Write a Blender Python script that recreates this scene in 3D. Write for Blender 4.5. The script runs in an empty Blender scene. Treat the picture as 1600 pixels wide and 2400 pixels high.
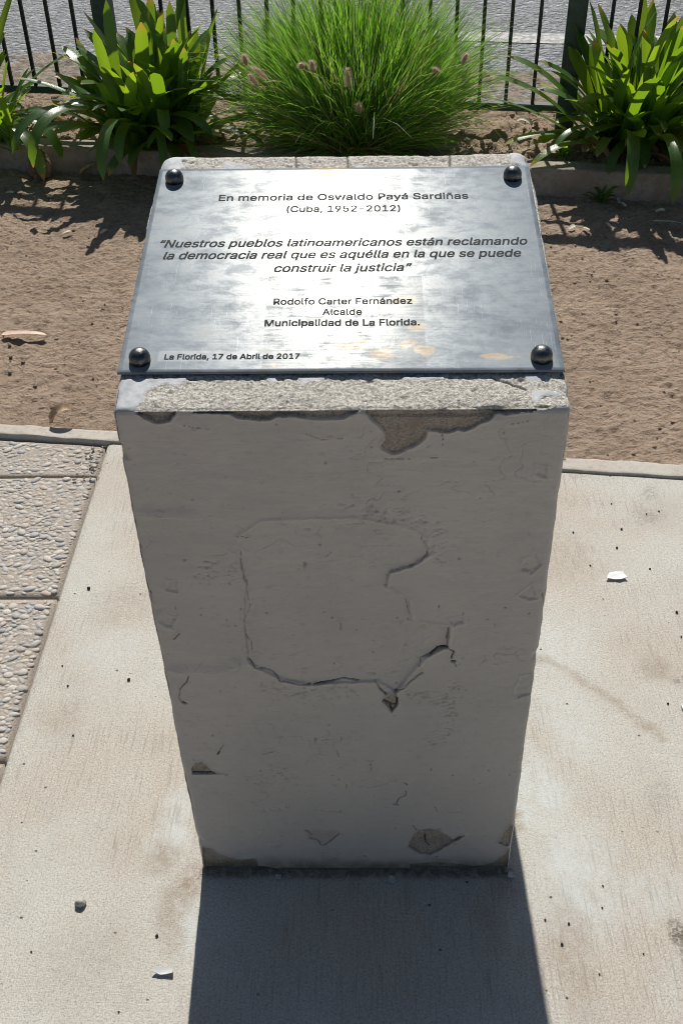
import bpy, bmesh, math, random, os
import numpy as np
from mathutils import Vector, Matrix, noise as mnoise

R = math.radians
scene = bpy.context.scene
col = scene.collection
random.seed(7)

# ------------------------------------------------------------------ camera
cam_d = bpy.data.cameras.new("camera")
cam_d.sensor_fit = 'VERTICAL'
cam_d.sensor_height = 36.0
cam_d.sensor_width = 24.0
cam_d.lens = 36.0 * 2433.0 / 2400.0
cam_d.clip_start = 0.05
cam_d.clip_end = 2000
cam = bpy.data.objects.new("camera", cam_d)
col.objects.link(cam)
PITCH, ROLL, YAW = 0.6844, -0.0208, 0.0242
_cp, _sp = math.cos(PITCH), math.sin(PITCH)
_Z = Matrix.Rotation(YAW, 3, 'Z')
_F = _Z @ Vector((0, _cp, -_sp)); _Rt = _Z @ Vector((1, 0, 0)); _U = _Z @ Vector((0, _sp, _cp))
_cr, _sr = math.cos(ROLL), math.sin(ROLL)
_R2 = _cr * _Rt + _sr * _U
_U2 = -_sr * _Rt + _cr * _U
cam.matrix_world = Matrix(((_R2.x, _U2.x, -_F.x, 0.0211), (_R2.y, _U2.y, -_F.y, -0.9508),
                           (_R2.z, _U2.z, -_F.z, 1.5361), (0, 0, 0, 1)))
scene.camera = cam

# ------------------------------------------------------------------ sky, sun, exposure
SUN_EL, SUN_AZ = R(49.0), R(-2.4)          # azimuth from +Y towards +X
SUN_STRENGTH, SKY_STRENGTH, EXPOSURE = 4.9, 0.05, 0.02
world = bpy.data.worlds.new("World")
scene.world = world
world.use_nodes = True
wn = world.node_tree
for n in list(wn.nodes): wn.nodes.remove(n)
sky = wn.nodes.new("ShaderNodeTexSky")
sky.sky_type = 'NISHITA'
sky.sun_disc = False
sky.sun_elevation = SUN_EL
sky.sun_rotation = SUN_AZ
bg = wn.nodes.new("ShaderNodeBackground"); bg.inputs[1].default_value = SKY_STRENGTH
wo = wn.nodes.new("ShaderNodeOutputWorld")
wn.links.new(sky.outputs[0], bg.inputs[0]); wn.links.new(bg.outputs[0], wo.inputs[0])
sun_d = bpy.data.lights.new("sun", 'SUN')
sun_d.energy = SUN_STRENGTH; sun_d.angle = R(0.53); sun_d.color = (1.0, 0.955, 0.89)
sun = bpy.data.objects.new("sun", sun_d); col.objects.link(sun)
_sd = Vector((math.sin(SUN_AZ) * math.cos(SUN_EL), math.cos(SUN_AZ) * math.cos(SUN_EL), math.sin(SUN_EL)))
sun.rotation_euler = _sd.to_track_quat('Z', 'Y').to_euler()
sun.location = (0, 4, 6)
scene.view_settings.view_transform = 'Standard'
scene.view_settings.look = 'None'
scene.view_settings.exposure = EXPOSURE
scene.view_settings.gamma = 1.0
scene.view_settings.use_curve_mapping = False
scene.render.engine = 'CYCLES'
scene.cycles.filter_width = 1.0
scene.cycles.max_bounces = 8
scene.cycles.transmission_bounces = 4

# ------------------------------------------------------------------ helpers: objects
def link(name, mesh, mats, parent=None):
    o = bpy.data.objects.new(name, mesh); col.objects.link(o)
    for m in (mats if isinstance(mats, (list, tuple)) else [mats]): mesh.materials.append(m)
    if parent: o.parent = parent
    return o
def empty(name, loc=(0, 0, 0), rz=0.0):
    o = bpy.data.objects.new(name, None); col.objects.link(o)
    o.empty_display_size = 0.1
    o.location = loc; o.rotation_euler = (0, 0, rz)
    return o
def tag(o, label=None, cat=None, group=None, kind=None):
    if label: o["label"] = label
    if cat: o["category"] = cat
    if group: o["group"] = group
    if kind: o["kind"] = kind
    return o
def mesh_np(name, V, Fq, attrs=None, smooth=True, mat_index=None):
    """V (n,3); Fq list of index arrays of quads (m,4) or tris (m,3)"""
    me = bpy.data.meshes.new(name)
    V = np.asarray(V, np.float32)
    if not isinstance(Fq, list): Fq = [Fq]
    loops = np.concatenate([f.ravel() for f in Fq]).astype(np.int32)
    tot = np.concatenate([np.full(len(f), f.shape[1], np.int32) for f in Fq])
    start = np.concatenate([[0], np.cumsum(tot)[:-1]]).astype(np.int32)
    me.vertices.add(len(V)); me.vertices.foreach_set("co", V.ravel())
    me.loops.add(len(loops)); me.loops.foreach_set("vertex_index", loops)
    me.polygons.add(len(tot)); me.polygons.foreach_set("loop_start", start); me.polygons.foreach_set("loop_total", tot)
    if mat_index is not None: me.polygons.foreach_set("material_index", np.asarray(mat_index, np.int32))
    me.polygons.foreach_set("use_smooth", np.full(len(tot), smooth, bool))
    for k, a in (attrs or {}).items():
        a = np.asarray(a, np.float32)
        if a.ndim == 1:
            at = me.attributes.new(k, 'FLOAT', 'POINT'); at.data.foreach_set("value", a)
        else:
            at = me.attributes.new(k, 'FLOAT_COLOR', 'POINT')
            c = np.ones((len(a), 4), np.float32); c[:, :3] = a[:, :3]; at.data.foreach_set("color", c.ravel())
    me.update(calc_edges=True); me.validate()
    return me
def grid_faces(nu, nv, off=0):
    """vertex index = iu*nv + iv"""
    i = np.arange((nu - 1))[:, None] * nv + np.arange(nv - 1)[None, :]
    i = i.ravel() + off
    return np.stack([i, i + nv, i + nv + 1, i + 1], 1)

# ------------------------------------------------------------------ helpers: numpy noise
def _lat(seed): return np.random.RandomState(seed).rand(32, 32, 32).astype(np.float32)
_LC = {}
def vnoise(P, scale, seed=0):
    if seed not in _LC: _LC[seed] = _lat(seed)
    L = _LC[seed]
    p = np.asarray(P, np.float64) * scale + seed * 3.71
    i = np.floor(p).astype(int); f = p - i; f = f * f * (3 - 2 * f)
    i0 = i % 32; i1 = (i + 1) % 32
    x0, y0, z0 = i0.T; x1, y1, z1 = i1.T; fx, fy, fz = f.T
    a = L[x0, y0, z0] * (1 - fx) + L[x1, y0, z0] * fx
    b = L[x0, y1, z0] * (1 - fx) + L[x1, y1, z0] * fx
    c = L[x0, y0, z1] * (1 - fx) + L[x1, y0, z1] * fx
    d = L[x0, y1, z1] * (1 - fx) + L[x1, y1, z1] * fx
    return ((a * (1 - fy) + b * fy) * (1 - fz) + (c * (1 - fy) + d * fy) * fz) * 2 - 1
def fbm(P, scale, octv=4, seed=0, gain=0.5):
    s = 0; a = 1; t = 0
    for k in range(octv):
        s = s + a * vnoise(P, scale * 2.03 ** k, seed + k); t += a; a *= gain
    return s / t
def sstep(a, b, x):
    t = np.clip((x - a) / (b - a), 0, 1); return t * t * (3 - 2 * t)
def dist_poly(P, pts, closed=False, margin=0.03):
    """distance from points P (n,2) to polyline; far points get 1"""
    D = np.ones(len(P)); pts = list(pts)
    if closed: pts = pts + [pts[0]]
    for a, b in zip(pts[:-1], pts[1:]):
        a = np.array(a); b = np.array(b)
        lo = np.minimum(a, b) - margin; hi = np.maximum(a, b) + margin
        ix = np.where((P[:, 0] > lo[0]) & (P[:, 0] < hi[0]) & (P[:, 1] > lo[1]) & (P[:, 1] < hi[1]))[0]
        if not len(ix): continue
        q = P[ix]; ab = b - a
        t = np.clip(((q - a) @ ab) / max(ab @ ab, 1e-12), 0, 1)
        d = np.hypot(*(q - a - t[:, None] * ab).T)
        D[ix] = np.minimum(D[ix], d)
    return D
def inside(P, pts):
    x, y = P[:, 0], P[:, 1]; r = np.zeros(len(P), bool)
    for (x0, y0), (x1, y1) in zip(pts, list(pts[1:]) + [pts[0]]):
        if y0 == y1: continue
        c = ((y0 > y) != (y1 > y)) & (x < (x1 - x0) * (y - y0) / (y1 - y0) + x0)
        r ^= c
    return r
def sdf(P, pts):
    d = dist_poly(P, pts, True); return np.where(inside(P, pts), -d, d)

# ------------------------------------------------------------------ helpers: materials
class Mat:
    def __init__(self, name):
        self.m = bpy.data.materials.new(name); self.m.use_nodes = True
        self.t = self.m.node_tree
        for n in list(self.t.nodes): self.t.nodes.remove(n)
        self.out = self.n("ShaderNodeOutputMaterial")
        self.b = self.n("ShaderNodeBsdfPrincipled")
        self.l(self.b.outputs[0], self.out.inputs[0])
        self._o = None
    def n(self, t, **kw):
        x = self.t.nodes.new(t)
        for k, v in kw.items(): setattr(x, k, v)
        return x
    def l(self, a, b): self.t.links.new(a, b)
    def s(self, sock, v):
        if isinstance(v, bpy.types.NodeSocket): self.l(v, sock)
        elif isinstance(v, (tuple, list)) and len(v) == 3 and sock.type == 'RGBA': sock.default_value = (*v, 1)
        else: sock.default_value = v
    def co(self, scale=(1, 1, 1), rot=(0, 0, 0)):
        if self._o is None: self._o = self.n("ShaderNodeTexCoord").outputs['Object']
        mp = self.n("ShaderNodeMapping"); self.l(self._o, mp.inputs[0])
        mp.inputs['Scale'].default_value = scale; mp.inputs['Rotation'].default_value = rot
        return mp.outputs[0]
    def noise(self, scale, detail=4, rough=0.55, co=None, dist=0.0):
        x = self.n("ShaderNodeTexNoise"); self.l(co if co is not None else self.co(), x.inputs['Vector'])
        x.inputs['Scale'].default_value = scale; x.inputs['Detail'].default_value = detail
        x.inputs['Roughness'].default_value = rough; x.inputs['Distortion'].default_value = dist
        return x.outputs[0]
    def voro(self, scale, co=None, feature='F1', out='Distance', rnd=1.0):
        x = self.n("ShaderNodeTexVoronoi", feature=feature); self.l(co if co is not None else self.co(), x.inputs['Vector'])
        x.inputs['Scale'].default_value = scale; x.inputs['Randomness'].default_value = rnd
        return x.outputs[out]
    def ramp(self, v, a, b, lo=0.0, hi=1.0):
        x = self.n("ShaderNodeMapRange", clamp=True, interpolation_type='SMOOTHSTEP'); self.s(x.inputs[0], v)
        for k, q in zip((1, 2, 3, 4), (a, b, lo, hi)): self.s(x.inputs[k], q)
        return x.outputs[0]
    def math(self, op, a, b=0.0, c=None):
        x = self.n("ShaderNodeMath", operation=op); self.s(x.inputs[0], a); self.s(x.inputs[1], b)
        if c is not None: self.s(x.inputs[2], c)
        return x.outputs[0]
    def mix(self, f, a, b, blend='MIX'):
        x = self.n("ShaderNodeMix", data_type='RGBA', blend_type=blend)
        self.s(x.inputs[0], f); self.s(x.inputs[6], a); self.s(x.inputs[7], b)
        return x.outputs[2]
    def attr(self, name, out='Fac'):
        return self.n("ShaderNodeAttribute", attribute_name=name).outputs[out]
    def bump(self, h, dist, strength=1.0, nrm=None):
        x = self.n("ShaderNodeBump"); self.s(x.inputs['Height'], h)
        x.inputs['Distance'].default_value = dist; x.inputs['Strength'].default_value = strength
        if nrm is not None: self.l(nrm, x.inputs['Normal'])
        return x.outputs[0]
    def set(self, **kw):
        names = dict(color='Base Color', rough='Roughness', metal='Metallic', spec='Specular IOR Level', normal='Normal',
                     aniso='Anisotropic', coat='Coat Weight', coatr='Coat Roughness', tangent='Tangent')
        for k, v in kw.items(): self.s(self.b.inputs[names[k]], v)
        return self
def simple(name, color, rough=0.7, metal=0.0, var=0.25, scale=30.0, spec=0.4, bump=0.0):
    M = Mat(name)
    n = M.noise(scale, 5)
    M.set(color=M.mix(M.ramp(n, 0.3, 0.7), tuple(c * (1 - var) for c in color), tuple(min(1, c * (1 + var)) for c in color)),
          rough=rough, metal=metal, spec=spec)
    if bump: M.set(normal=M.bump(M.noise(scale * 4, 4), bump))
    return M.m

# ------------------------------------------------------------------ shared dimensions
W, H, D, TILT = 0.5026, 0.9041, 0.500, R(11.926)
strip_far = lambda x: 1.191 - 0.113 * x
strip_near = lambda x: 1.143 - 0.1172 * x
kerb_face = lambda x: 2.885 - 0.157 * x
kerb_back = lambda x: 2.975 - 0.157 * x
fence_y = lambda x: 3.31 - 0.155 * x

EXPOSED = [[(-0.2242, 0.9056), (-0.2248, 0.9016), (-0.2165, 0.8945), (-0.2071, 0.8883), (-0.1969, 0.8892), (-0.188, 0.8922), (-0.1819, 0.9012), (-0.1814, 0.9052)], [(-0.1629, 0.9061), (-0.1634, 0.9015), (-0.1224, 0.9001), (-0.1153, 0.8946), (-0.1053, 0.8925), (-0.092, 0.891), (-0.0784, 0.8923), (-0.0681, 0.8962), (-0.0513, 0.8961), (-0.0397, 0.8929), (-0.0279, 0.8918), (-0.0145, 0.8917), (0.0003, 0.893), (0.0104, 0.8975), (0.0188, 0.9015), (0.0189, 0.9065)], [(0.0272, 0.9064), (0.0272, 0.9014), (0.0322, 0.8913), (0.0406, 0.8831), (0.0475, 0.8738), (0.0493, 0.8635), (0.0425, 0.8562), (0.046, 0.8488), (0.0547, 0.8434), (0.0633, 0.8444), (0.0734, 0.8496), (0.0852, 0.8569), (0.0935, 0.8652), (0.0948, 0.8765), (0.105, 0.8744), (0.1186, 0.8732), (0.1285, 0.8773), (0.1354, 0.8752), (0.1435, 0.8792), (0.1548, 0.8862), (0.1621, 0.8902), (0.1675, 0.8962), (0.1774, 0.8967), (0.1922, 0.899), (0.2137, 0.9008), (0.2132, 0.9047)], [(-0.2383, 0.2695), (-0.2305, 0.283), (-0.2218, 0.2863), (-0.2135, 0.2745), (-0.2091, 0.266), (-0.2003, 0.2592), (-0.2184, 0.2575), (-0.2375, 0.2575)], [(0.0912, 0.0879), (0.0952, 0.1028), (0.1013, 0.1121), (0.1183, 0.1176), (0.1312, 0.1139), (0.1424, 0.1028), (0.156, 0.0879), (0.1737, 0.0991), (0.1668, 0.0879), (0.1524, 0.0728), (0.1378, 0.0575), (0.1208, 0.0439), (0.1053, 0.0478), (0.0852, 0.067)], [(0.2299, 0.0804), (0.2346, 0.1029), (0.2435, 0.125), (0.2559, 0.1286), (0.261, 0.071), (0.2416, 0.0698)], [(0.2083, 0.0146), (0.2255, 0.0225), (0.2394, 0.0421), (0.2466, 0.0614), (0.2615, 0.0653), (0.2656, 0.0186), (0.2546, -0.0094), (0.0913, -0.0097), (0.0906, 0.0184), (0.1415, 0.0224), (0.1638, 0.0185), (0.1907, 0.0126)], [(-0.2446, 0.0669), (-0.2336, 0.063), (-0.2214, 0.0469), (-0.2037, 0.0388), (-0.1859, 0.0306), (-0.1625, 0.0348), (-0.1594, 0.0142), (-0.1273, 0.0059), (-0.1283, -0.0109), (-0.2504, -0.0111)], [(0.0465, 0.4295), (0.0633, 0.4394), (0.0655, 0.4137), (0.0581, 0.4007), (0.0447, 0.421)]]
RECESS = {'P5': [(-0.0787, 0.1109), (-0.0273, 0.1102), (-0.0219, 0.1005), (-0.037, 0.079), (-0.0475, 0.0691), (-0.0564, 0.075), (-0.0705, 0.0908)], 'P10': [(0.0769, 0.5818), (0.1295, 0.5616), (0.1311, 0.5284), (0.1205, 0.5232), (0.1083, 0.5128), (0.0958, 0.5075), (0.0945, 0.4915), (0.1004, 0.478), (0.0623, 0.4408), (0.0493, 0.4352), (0.036, 0.459), (0.0369, 0.4714), (0.0213, 0.4756), (0.0433, 0.4836), (0.065, 0.5077), (0.0733, 0.5415), (0.0711, 0.5669)], 'RP': [(-0.1283, 0.7208), (-0.0977, 0.7446), (-0.0456, 0.7476), (0.0166, 0.7471), (0.0739, 0.7332), (0.0979, 0.7158), (0.1014, 0.6912), (0.0806, 0.6734), (0.0539, 0.6626), (0.0487, 0.6367), (0.0766, 0.6138), (0.0831, 0.5747), (0.1313, 0.5664), (0.1302, 0.5297), (0.1105, 0.5173), (0.0966, 0.5004), (0.0625, 0.4392), (0.0385, 0.4616), (-0.0567, 0.4575), (-0.092, 0.4665), (-0.1147, 0.4841), (-0.134, 0.5014), (-0.1335, 0.5837), (-0.1261, 0.6452), (-0.1286, 0.6962)], 'S1': [(0.2142, 0.6867), (0.2272, 0.6966), (0.2387, 0.674), (0.2271, 0.6588), (0.216, 0.6666)], 'S2': [(0.2134, 0.6223), (0.2289, 0.6407), (0.2386, 0.6195), (0.2276, 0.6143)], 'S3': [(0.2159, 0.8282), (0.23, 0.8259), (0.2333, 0.8107), (0.2192, 0.813)], 'S4': [(0.1309, 0.5793), (0.1502, 0.5848), (0.153, 0.5709), (0.1376, 0.5639)], 'S5': [(-0.2263, 0.6538), (-0.2129, 0.6537), (-0.2118, 0.63), (-0.2282, 0.6381)], 'S6': [(-0.2415, 0.5951), (-0.2189, 0.5867), (-0.2295, 0.5643), (-0.246, 0.5757)], 'S7': [(0.2225, 0.4444), (0.2293, 0.472), (0.249, 0.4774), (0.2534, 0.4331), (0.2282, 0.4218)]}
CRACKS = [(1.6, [(-0.1299, 0.7239), (-0.1247, 0.7197), (-0.1174, 0.7184)]), (1.3, [(-0.1283, 0.6976), (-0.1292, 0.6737), (-0.1279, 0.6532), (-0.1245, 0.648)]), (0.8, [(-0.1245, 0.648), (-0.1259, 0.6296), (-0.1248, 0.6054), (-0.1266, 0.5945), (-0.1335, 0.5807), (-0.1342, 0.5582), (-0.1323, 0.5439)]), (1.0, [(-0.1332, 0.5699), (-0.1344, 0.5542), (-0.1281, 0.5381), (-0.1282, 0.5164)]), (1.0, [(-0.18, 0.8891), (-0.1753, 0.885), (-0.1605, 0.8807), (-0.147, 0.8796)]), (1.0, [(-0.0421, 0.8736), (-0.022, 0.8651), (-0.0001, 0.866)]), (0.9, [(-0.0305, 0.8919), (-0.03, 0.8807)]), (0.9, [(-0.0457, 0.6859), (-0.0251, 0.6857), (-0.0174, 0.6957)]), (1.0, [(-0.2297, 0.5458), (-0.2193, 0.5572)]), (1.0, [(0.092, 0.7243), (0.0923, 0.7146), (0.0982, 0.7048), (0.0995, 0.6912)]), (1.6, [(0.0995, 0.6912), (0.0888, 0.6775), (0.0767, 0.6725)]), (0.9, [(0.0767, 0.6725), (0.0684, 0.6674), (0.0571, 0.6662), (0.0506, 0.6573), (0.0488, 0.6391)]), (1.2, [(0.0741, 0.6178), (0.0765, 0.5989), (0.0797, 0.5851)]), (1.4, [(0.076, 0.5782), (0.084, 0.5712)]), (1.2, [(0.111, 0.8712), (0.1131, 0.8629), (0.1126, 0.8556)]), (1.0, [(0.1789, 0.8789), (0.1804, 0.8707)]), (1.0, [(0.0357, 0.8372), (0.0686, 0.8369), (0.1065, 0.8383)]), (1.0, [(0.1835, 0.8839), (0.2082, 0.8888)]), (1.6, [(0.2454, 0.6275), (0.2527, 0.5952)]), (2.2, [(-0.135, 0.5096), (-0.1259, 0.49), (-0.1137, 0.4872), (-0.1035, 0.4815), (-0.0948, 0.4644)]), (3.4, [(-0.0948, 0.4644), (-0.0862, 0.4629), (-0.0672, 0.4562), (-0.0536, 0.4564)]), (3.6, [(-0.0478, 0.4564), (-0.0235, 0.4612), (-0.006, 0.4669), (0.0113, 0.4634)]), (1.6, [(-0.2351, 0.482), (-0.2227, 0.4806)]), (1.4, [(-0.1845, 0.4781), (-0.1645, 0.486), (-0.1485, 0.4943)]), (2.0, [(-0.2189, 0.472), (-0.2231, 0.4605), (-0.2332, 0.449)]), (1.4, [(-0.2332, 0.449), (-0.2366, 0.4284), (-0.2336, 0.4194)]), (4.5, [(-0.2325, 0.4209), (-0.2295, 0.4179)]), (1.4, [(-0.2196, 0.5572), (-0.2294, 0.5453)]), (1.4, [(-0.1858, 0.3258), (-0.1921, 0.3128)]), (4.5, [(-0.1923, 0.3111), (-0.1953, 0.3055)]), (1.5, [(-0.1297, 0.3028), (-0.1116, 0.311)]), (1.5, [(-0.0218, 0.3124), (-0.019, 0.2993)]), (1.2, [(-0.0589, 0.1648), (-0.0393, 0.163), (-0.0229, 0.16), (-0.0184, 0.1667)]), (4.0, [(-0.2374, 0.2585), (-0.2184, 0.2578), (-0.2013, 0.2592)]), (1.6, [(-0.2013, 0.2592), (-0.1847, 0.2557)]), (2.2, [(-0.0787, 0.1109), (-0.0701, 0.1024), (-0.0669, 0.0966)]), (2.2, [(-0.0728, 0.0896), (-0.0573, 0.081), (-0.0542, 0.0711), (-0.0475, 0.0691), (-0.0346, 0.0849), (-0.0219, 0.1017)]), (1.2, [(-0.2332, 0.2963), (-0.2305, 0.283)]), (3.6, [(-0.0065, 0.4675), (0.0119, 0.4633)]), (2.4, [(0.0976, 0.5075), (0.1083, 0.5133)]), (4.2, [(0.1083, 0.5133), (0.1187, 0.5245), (0.1311, 0.5278)]), (2.0, [(0.1309, 0.5616), (0.1296, 0.5413), (0.132, 0.5278)]), (2.4, [(0.132, 0.5271), (0.1396, 0.5192), (0.1366, 0.5074)]), (5, [(0.1378, 0.5015), (0.1407, 0.501)]), (1.3, [(0.1407, 0.5007), (0.1438, 0.4913)]), (1.3, [(0.0958, 0.5075), (0.0945, 0.4915)]), (1.6, [(0.0994, 0.4794), (0.086, 0.4644), (0.0734, 0.4478)]), (2.8, [(0.0734, 0.4478), (0.0623, 0.4408)]), (1.8, [(0.0342, 0.4632), (0.0417, 0.4465)]), (3.0, [(0.0417, 0.4465), (0.0493, 0.4352)]), (3.4, [(0.0447, 0.421), (0.0551, 0.4132), (0.0646, 0.4114), (0.0653, 0.4295)]), (3.0, [(0.0552, 0.4109), (0.0581, 0.3993), (0.0646, 0.4108)]), (1.0, [(0.0581, 0.3993), (0.0573, 0.3919), (0.064, 0.389)]), (3.6, [(0.0571, 0.2391), (0.0754, 0.2375)]), (3.0, [(0.0754, 0.2401), (0.0817, 0.2301)]), (1.4, [(0.08, 0.2149), (0.0802, 0.2046)]), (2.6, [(0.0802, 0.2046), (0.07, 0.1977), (0.066, 0.1838)]), (4, [(0.0619, 0.1814), (0.0692, 0.1796)]), (1.4, [(0.0186, 0.2902), (0.0306, 0.2892)]), (1.4, [(0.0276, 0.2828), (0.0281, 0.2666)]), (1.3, [(0.1247, 0.1751), (0.1299, 0.1592)]), (1.8, [(0.0925, 0.1249), (0.0981, 0.1121)]), (2.6, [(0.2288, 0.0804), (0.2405, 0.0698), (0.2534, 0.071)]), (2.6, [(0.1115, 0.0954), (0.1132, 0.0765), (0.119, 0.0651)]), (2.2, [(0.1585, 0.0804), (0.1737, 0.0991)]), (1.6, [(0.0852, 0.067), (0.1053, 0.0478), (0.1208, 0.0439)]), (2.0, [(0.1312, 0.1158), (0.1376, 0.1147)]), (3, [(0.0141, 0.0418), (0.0179, 0.0399)]), (3, [(0.132, 0.0381), (0.1338, 0.0373)]), (1, [(-0.0114, 0.2318), (0.0285, 0.2234), (0.0551, 0.2351)])]
STEPS = [[(-0.2351, 0.482), (-0.2227, 0.4806), (-0.2014, 0.4819), (-0.1845, 0.4781), (-0.1645, 0.486), (-0.1485, 0.4943)], [(0.0285, 0.2485), (0.0408, 0.2402), (0.0571, 0.2391), (0.0754, 0.2385)], [(-0.2283, 0.7539), (-0.2139, 0.7526), (-0.1993, 0.7537), (-0.1878, 0.75)]]
ROUGH = [[(-0.1667, 0.6765), (-0.1807, 0.6509)], [(0.0073, 0.7685), (0.0486, 0.7554), (0.074, 0.7506), (0.1072, 0.7338), (0.1127, 0.6874)], [(-0.1111, 0.4514), (-0.0728, 0.4396), (-0.0045, 0.4394)], [(0.1403, 0.4503), (0.1412, 0.3932), (0.1315, 0.3545), (0.113, 0.3269)], [(-0.1468, 0.689), (-0.148, 0.6533)], [(-0.1118, 0.2727), (-0.1005, 0.2487), (-0.152, 0.2401)], [(0.0812, 0.4337), (0.1229, 0.4222)], [(-0.0366, 0.3384), (-0.0019, 0.3415)]]
TOPPAINT = [[(-0.2551, 0.4638), (-0.2524, 0.5056), (-0.2405, 0.517), (-0.2029, 0.5143), (-0.2031, 0.493), (-0.2178, 0.4876), (-0.2139, 0.4704), (-0.2301, 0.4614)], [(-0.2579, 0.0492), (-0.2135, 0.0525), (-0.1739, 0.052), (-0.1766, 0.0446), (-0.1848, 0.0397), (-0.1959, 0.0448), (-0.2125, 0.0375), (-0.2174, 0.0277), (-0.2193, 0.0156), (-0.2247, 0.0109), (-0.2281, -0.0022), (-0.2537, -0.0031), (-0.2562, 0.0257)], [(-0.0862, 0.0536), (-0.0722, 0.0534), (-0.0735, 0.0434), (-0.0805, 0.0447)], [(-0.0494, 0.0531), (-0.0162, 0.0528), (-0.023, 0.0466), (-0.0352, 0.0455), (-0.0446, 0.0394)], [(0.2229, 0.5032), (0.2455, 0.5143), (0.2671, 0.5138), (0.2611, 0.4588), (0.2383, 0.463), (0.2226, 0.4764)], [(0.2023, 0.054), (0.2205, 0.0538), (0.2229, 0.0438), (0.2088, 0.0415)], [(0.2083, 0.0207), (0.2142, 0.0279), (0.2313, 0.0277), (0.2445, 0.024), (0.237, 0.018), (0.2271, 0.0205), (0.2182, 0.017), (0.2121, 0.0087)], [(0.2105, -0.0067), (0.2352, 0.0037), (0.2553, 0.0023), (0.2539, -0.0083)], [(0.0655, 0.0518), (0.116, 0.0512), (0.1123, 0.0475), (0.081, 0.0466)]]
TOPDARK = [[(-0.1668, 0.4601), (-0.1628, 0.4769), (-0.1571, 0.4874), (-0.1415, 0.4803), (-0.1214, 0.4685), (-0.1123, 0.459)], [(0.0024, 0.4604), (0.0237, 0.4731), (0.0407, 0.4596)], [(-0.0302, 0.4592), (-0.0186, 0.4683), (-0.0099, 0.4569)]]
# ------------------------------------------------------------------ MATERIALS of the ground
def concrete_mat():
    M = Mat("broomed_concrete")
    g = M.noise(330, 4, 0.75); big = M.noise(3.2, 4, 0.55); mid = M.noise(16, 5, 0.6)
    c = M.mix(M.ramp(big, 0.35, 0.68), (0.595, 0.585, 0.53), (0.535, 0.485, 0.415))
    c = M.mix(M.ramp(mid, 0.48, 0.75, 0, 0.5), c, (0.50, 0.485, 0.45))
    c = M.mix(M.ramp(g, 0.50, 0.64, 0, 0.75), c, (0.30, 0.26, 0.21))
    c = M.mix(M.ramp(g, 0.47, 0.34, 0, 0.75), c, (0.74, 0.71, 0.64))
    wn_ = M.math('MULTIPLY', M.attr('white'), M.ramp(M.noise(24, 5, 0.7), 0.30, 0.65, 0.3, 1.0))
    c = M.mix(M.math('MULTIPLY', wn_, 0.85), c, (0.64, 0.675, 0.665))
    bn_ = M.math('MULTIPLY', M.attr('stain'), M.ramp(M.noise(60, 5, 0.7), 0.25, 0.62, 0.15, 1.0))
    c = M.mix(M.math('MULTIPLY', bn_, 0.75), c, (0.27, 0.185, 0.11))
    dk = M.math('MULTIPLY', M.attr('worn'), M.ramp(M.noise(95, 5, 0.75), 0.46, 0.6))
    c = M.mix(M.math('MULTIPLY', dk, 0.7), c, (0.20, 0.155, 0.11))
    sand = M.noise(150, 3, 0.7)
    c = M.mix(M.ramp(sand, 0.52, 0.68, 0, 0.30), c, (0.33, 0.29, 0.235))
    c = M.mix(M.ramp(sand, 0.47, 0.33, 0, 0.30), c, (0.70, 0.67, 0.60))
    pits = M.ramp(M.voro(34, out='Distance'), 0.05, 0.09, 1.0, 0.0)
    pits = M.math('MULTIPLY', pits, M.ramp(M.noise(9, 2), 0.5, 0.6))
    c = M.mix(M.math('MULTIPLY', pits, 0.85), c, (0.10, 0.08, 0.06))
    lines = M.math('MULTIPLY', M.ramp(M.noise(1.0, 3, 0.6, M.co((230, 13, 1))), 0.52, 0.68), M.ramp(M.noise(3.0, 3), 0.42, 0.58, 0.1, 1.0))
    c = M.mix(M.math('MULTIPLY', lines, 0.46), c, (0.30, 0.265, 0.215))
    broom = M.noise(1.0, 2, 0.6, M.co((190, 5, 1)))
    fine = M.noise(400, 3, 0.75)
    lump = M.noise(170, 4, 0.6)
    bm = M.ramp(M.noise(2.2, 2), 0.40, 0.62, 0.25, 1.0)
    h = M.math('ADD', M.math('MULTIPLY', M.math('MULTIPLY', broom, bm), 0.95), M.math('MULTIPLY', fine, 0.85))
    h = M.math('ADD', h, M.math('MULTIPLY', lump, 0.25))
    h = M.math('SUBTRACT', h, M.math('MULTIPLY', pits, 1.5))
    h = M.math('SUBTRACT', h, M.math('MULTIPLY', dk, 0.9))
    M.set(color=c, rough=0.85, spec=0.2, normal=M.bump(h, 0.0026))
    return M.m
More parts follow.
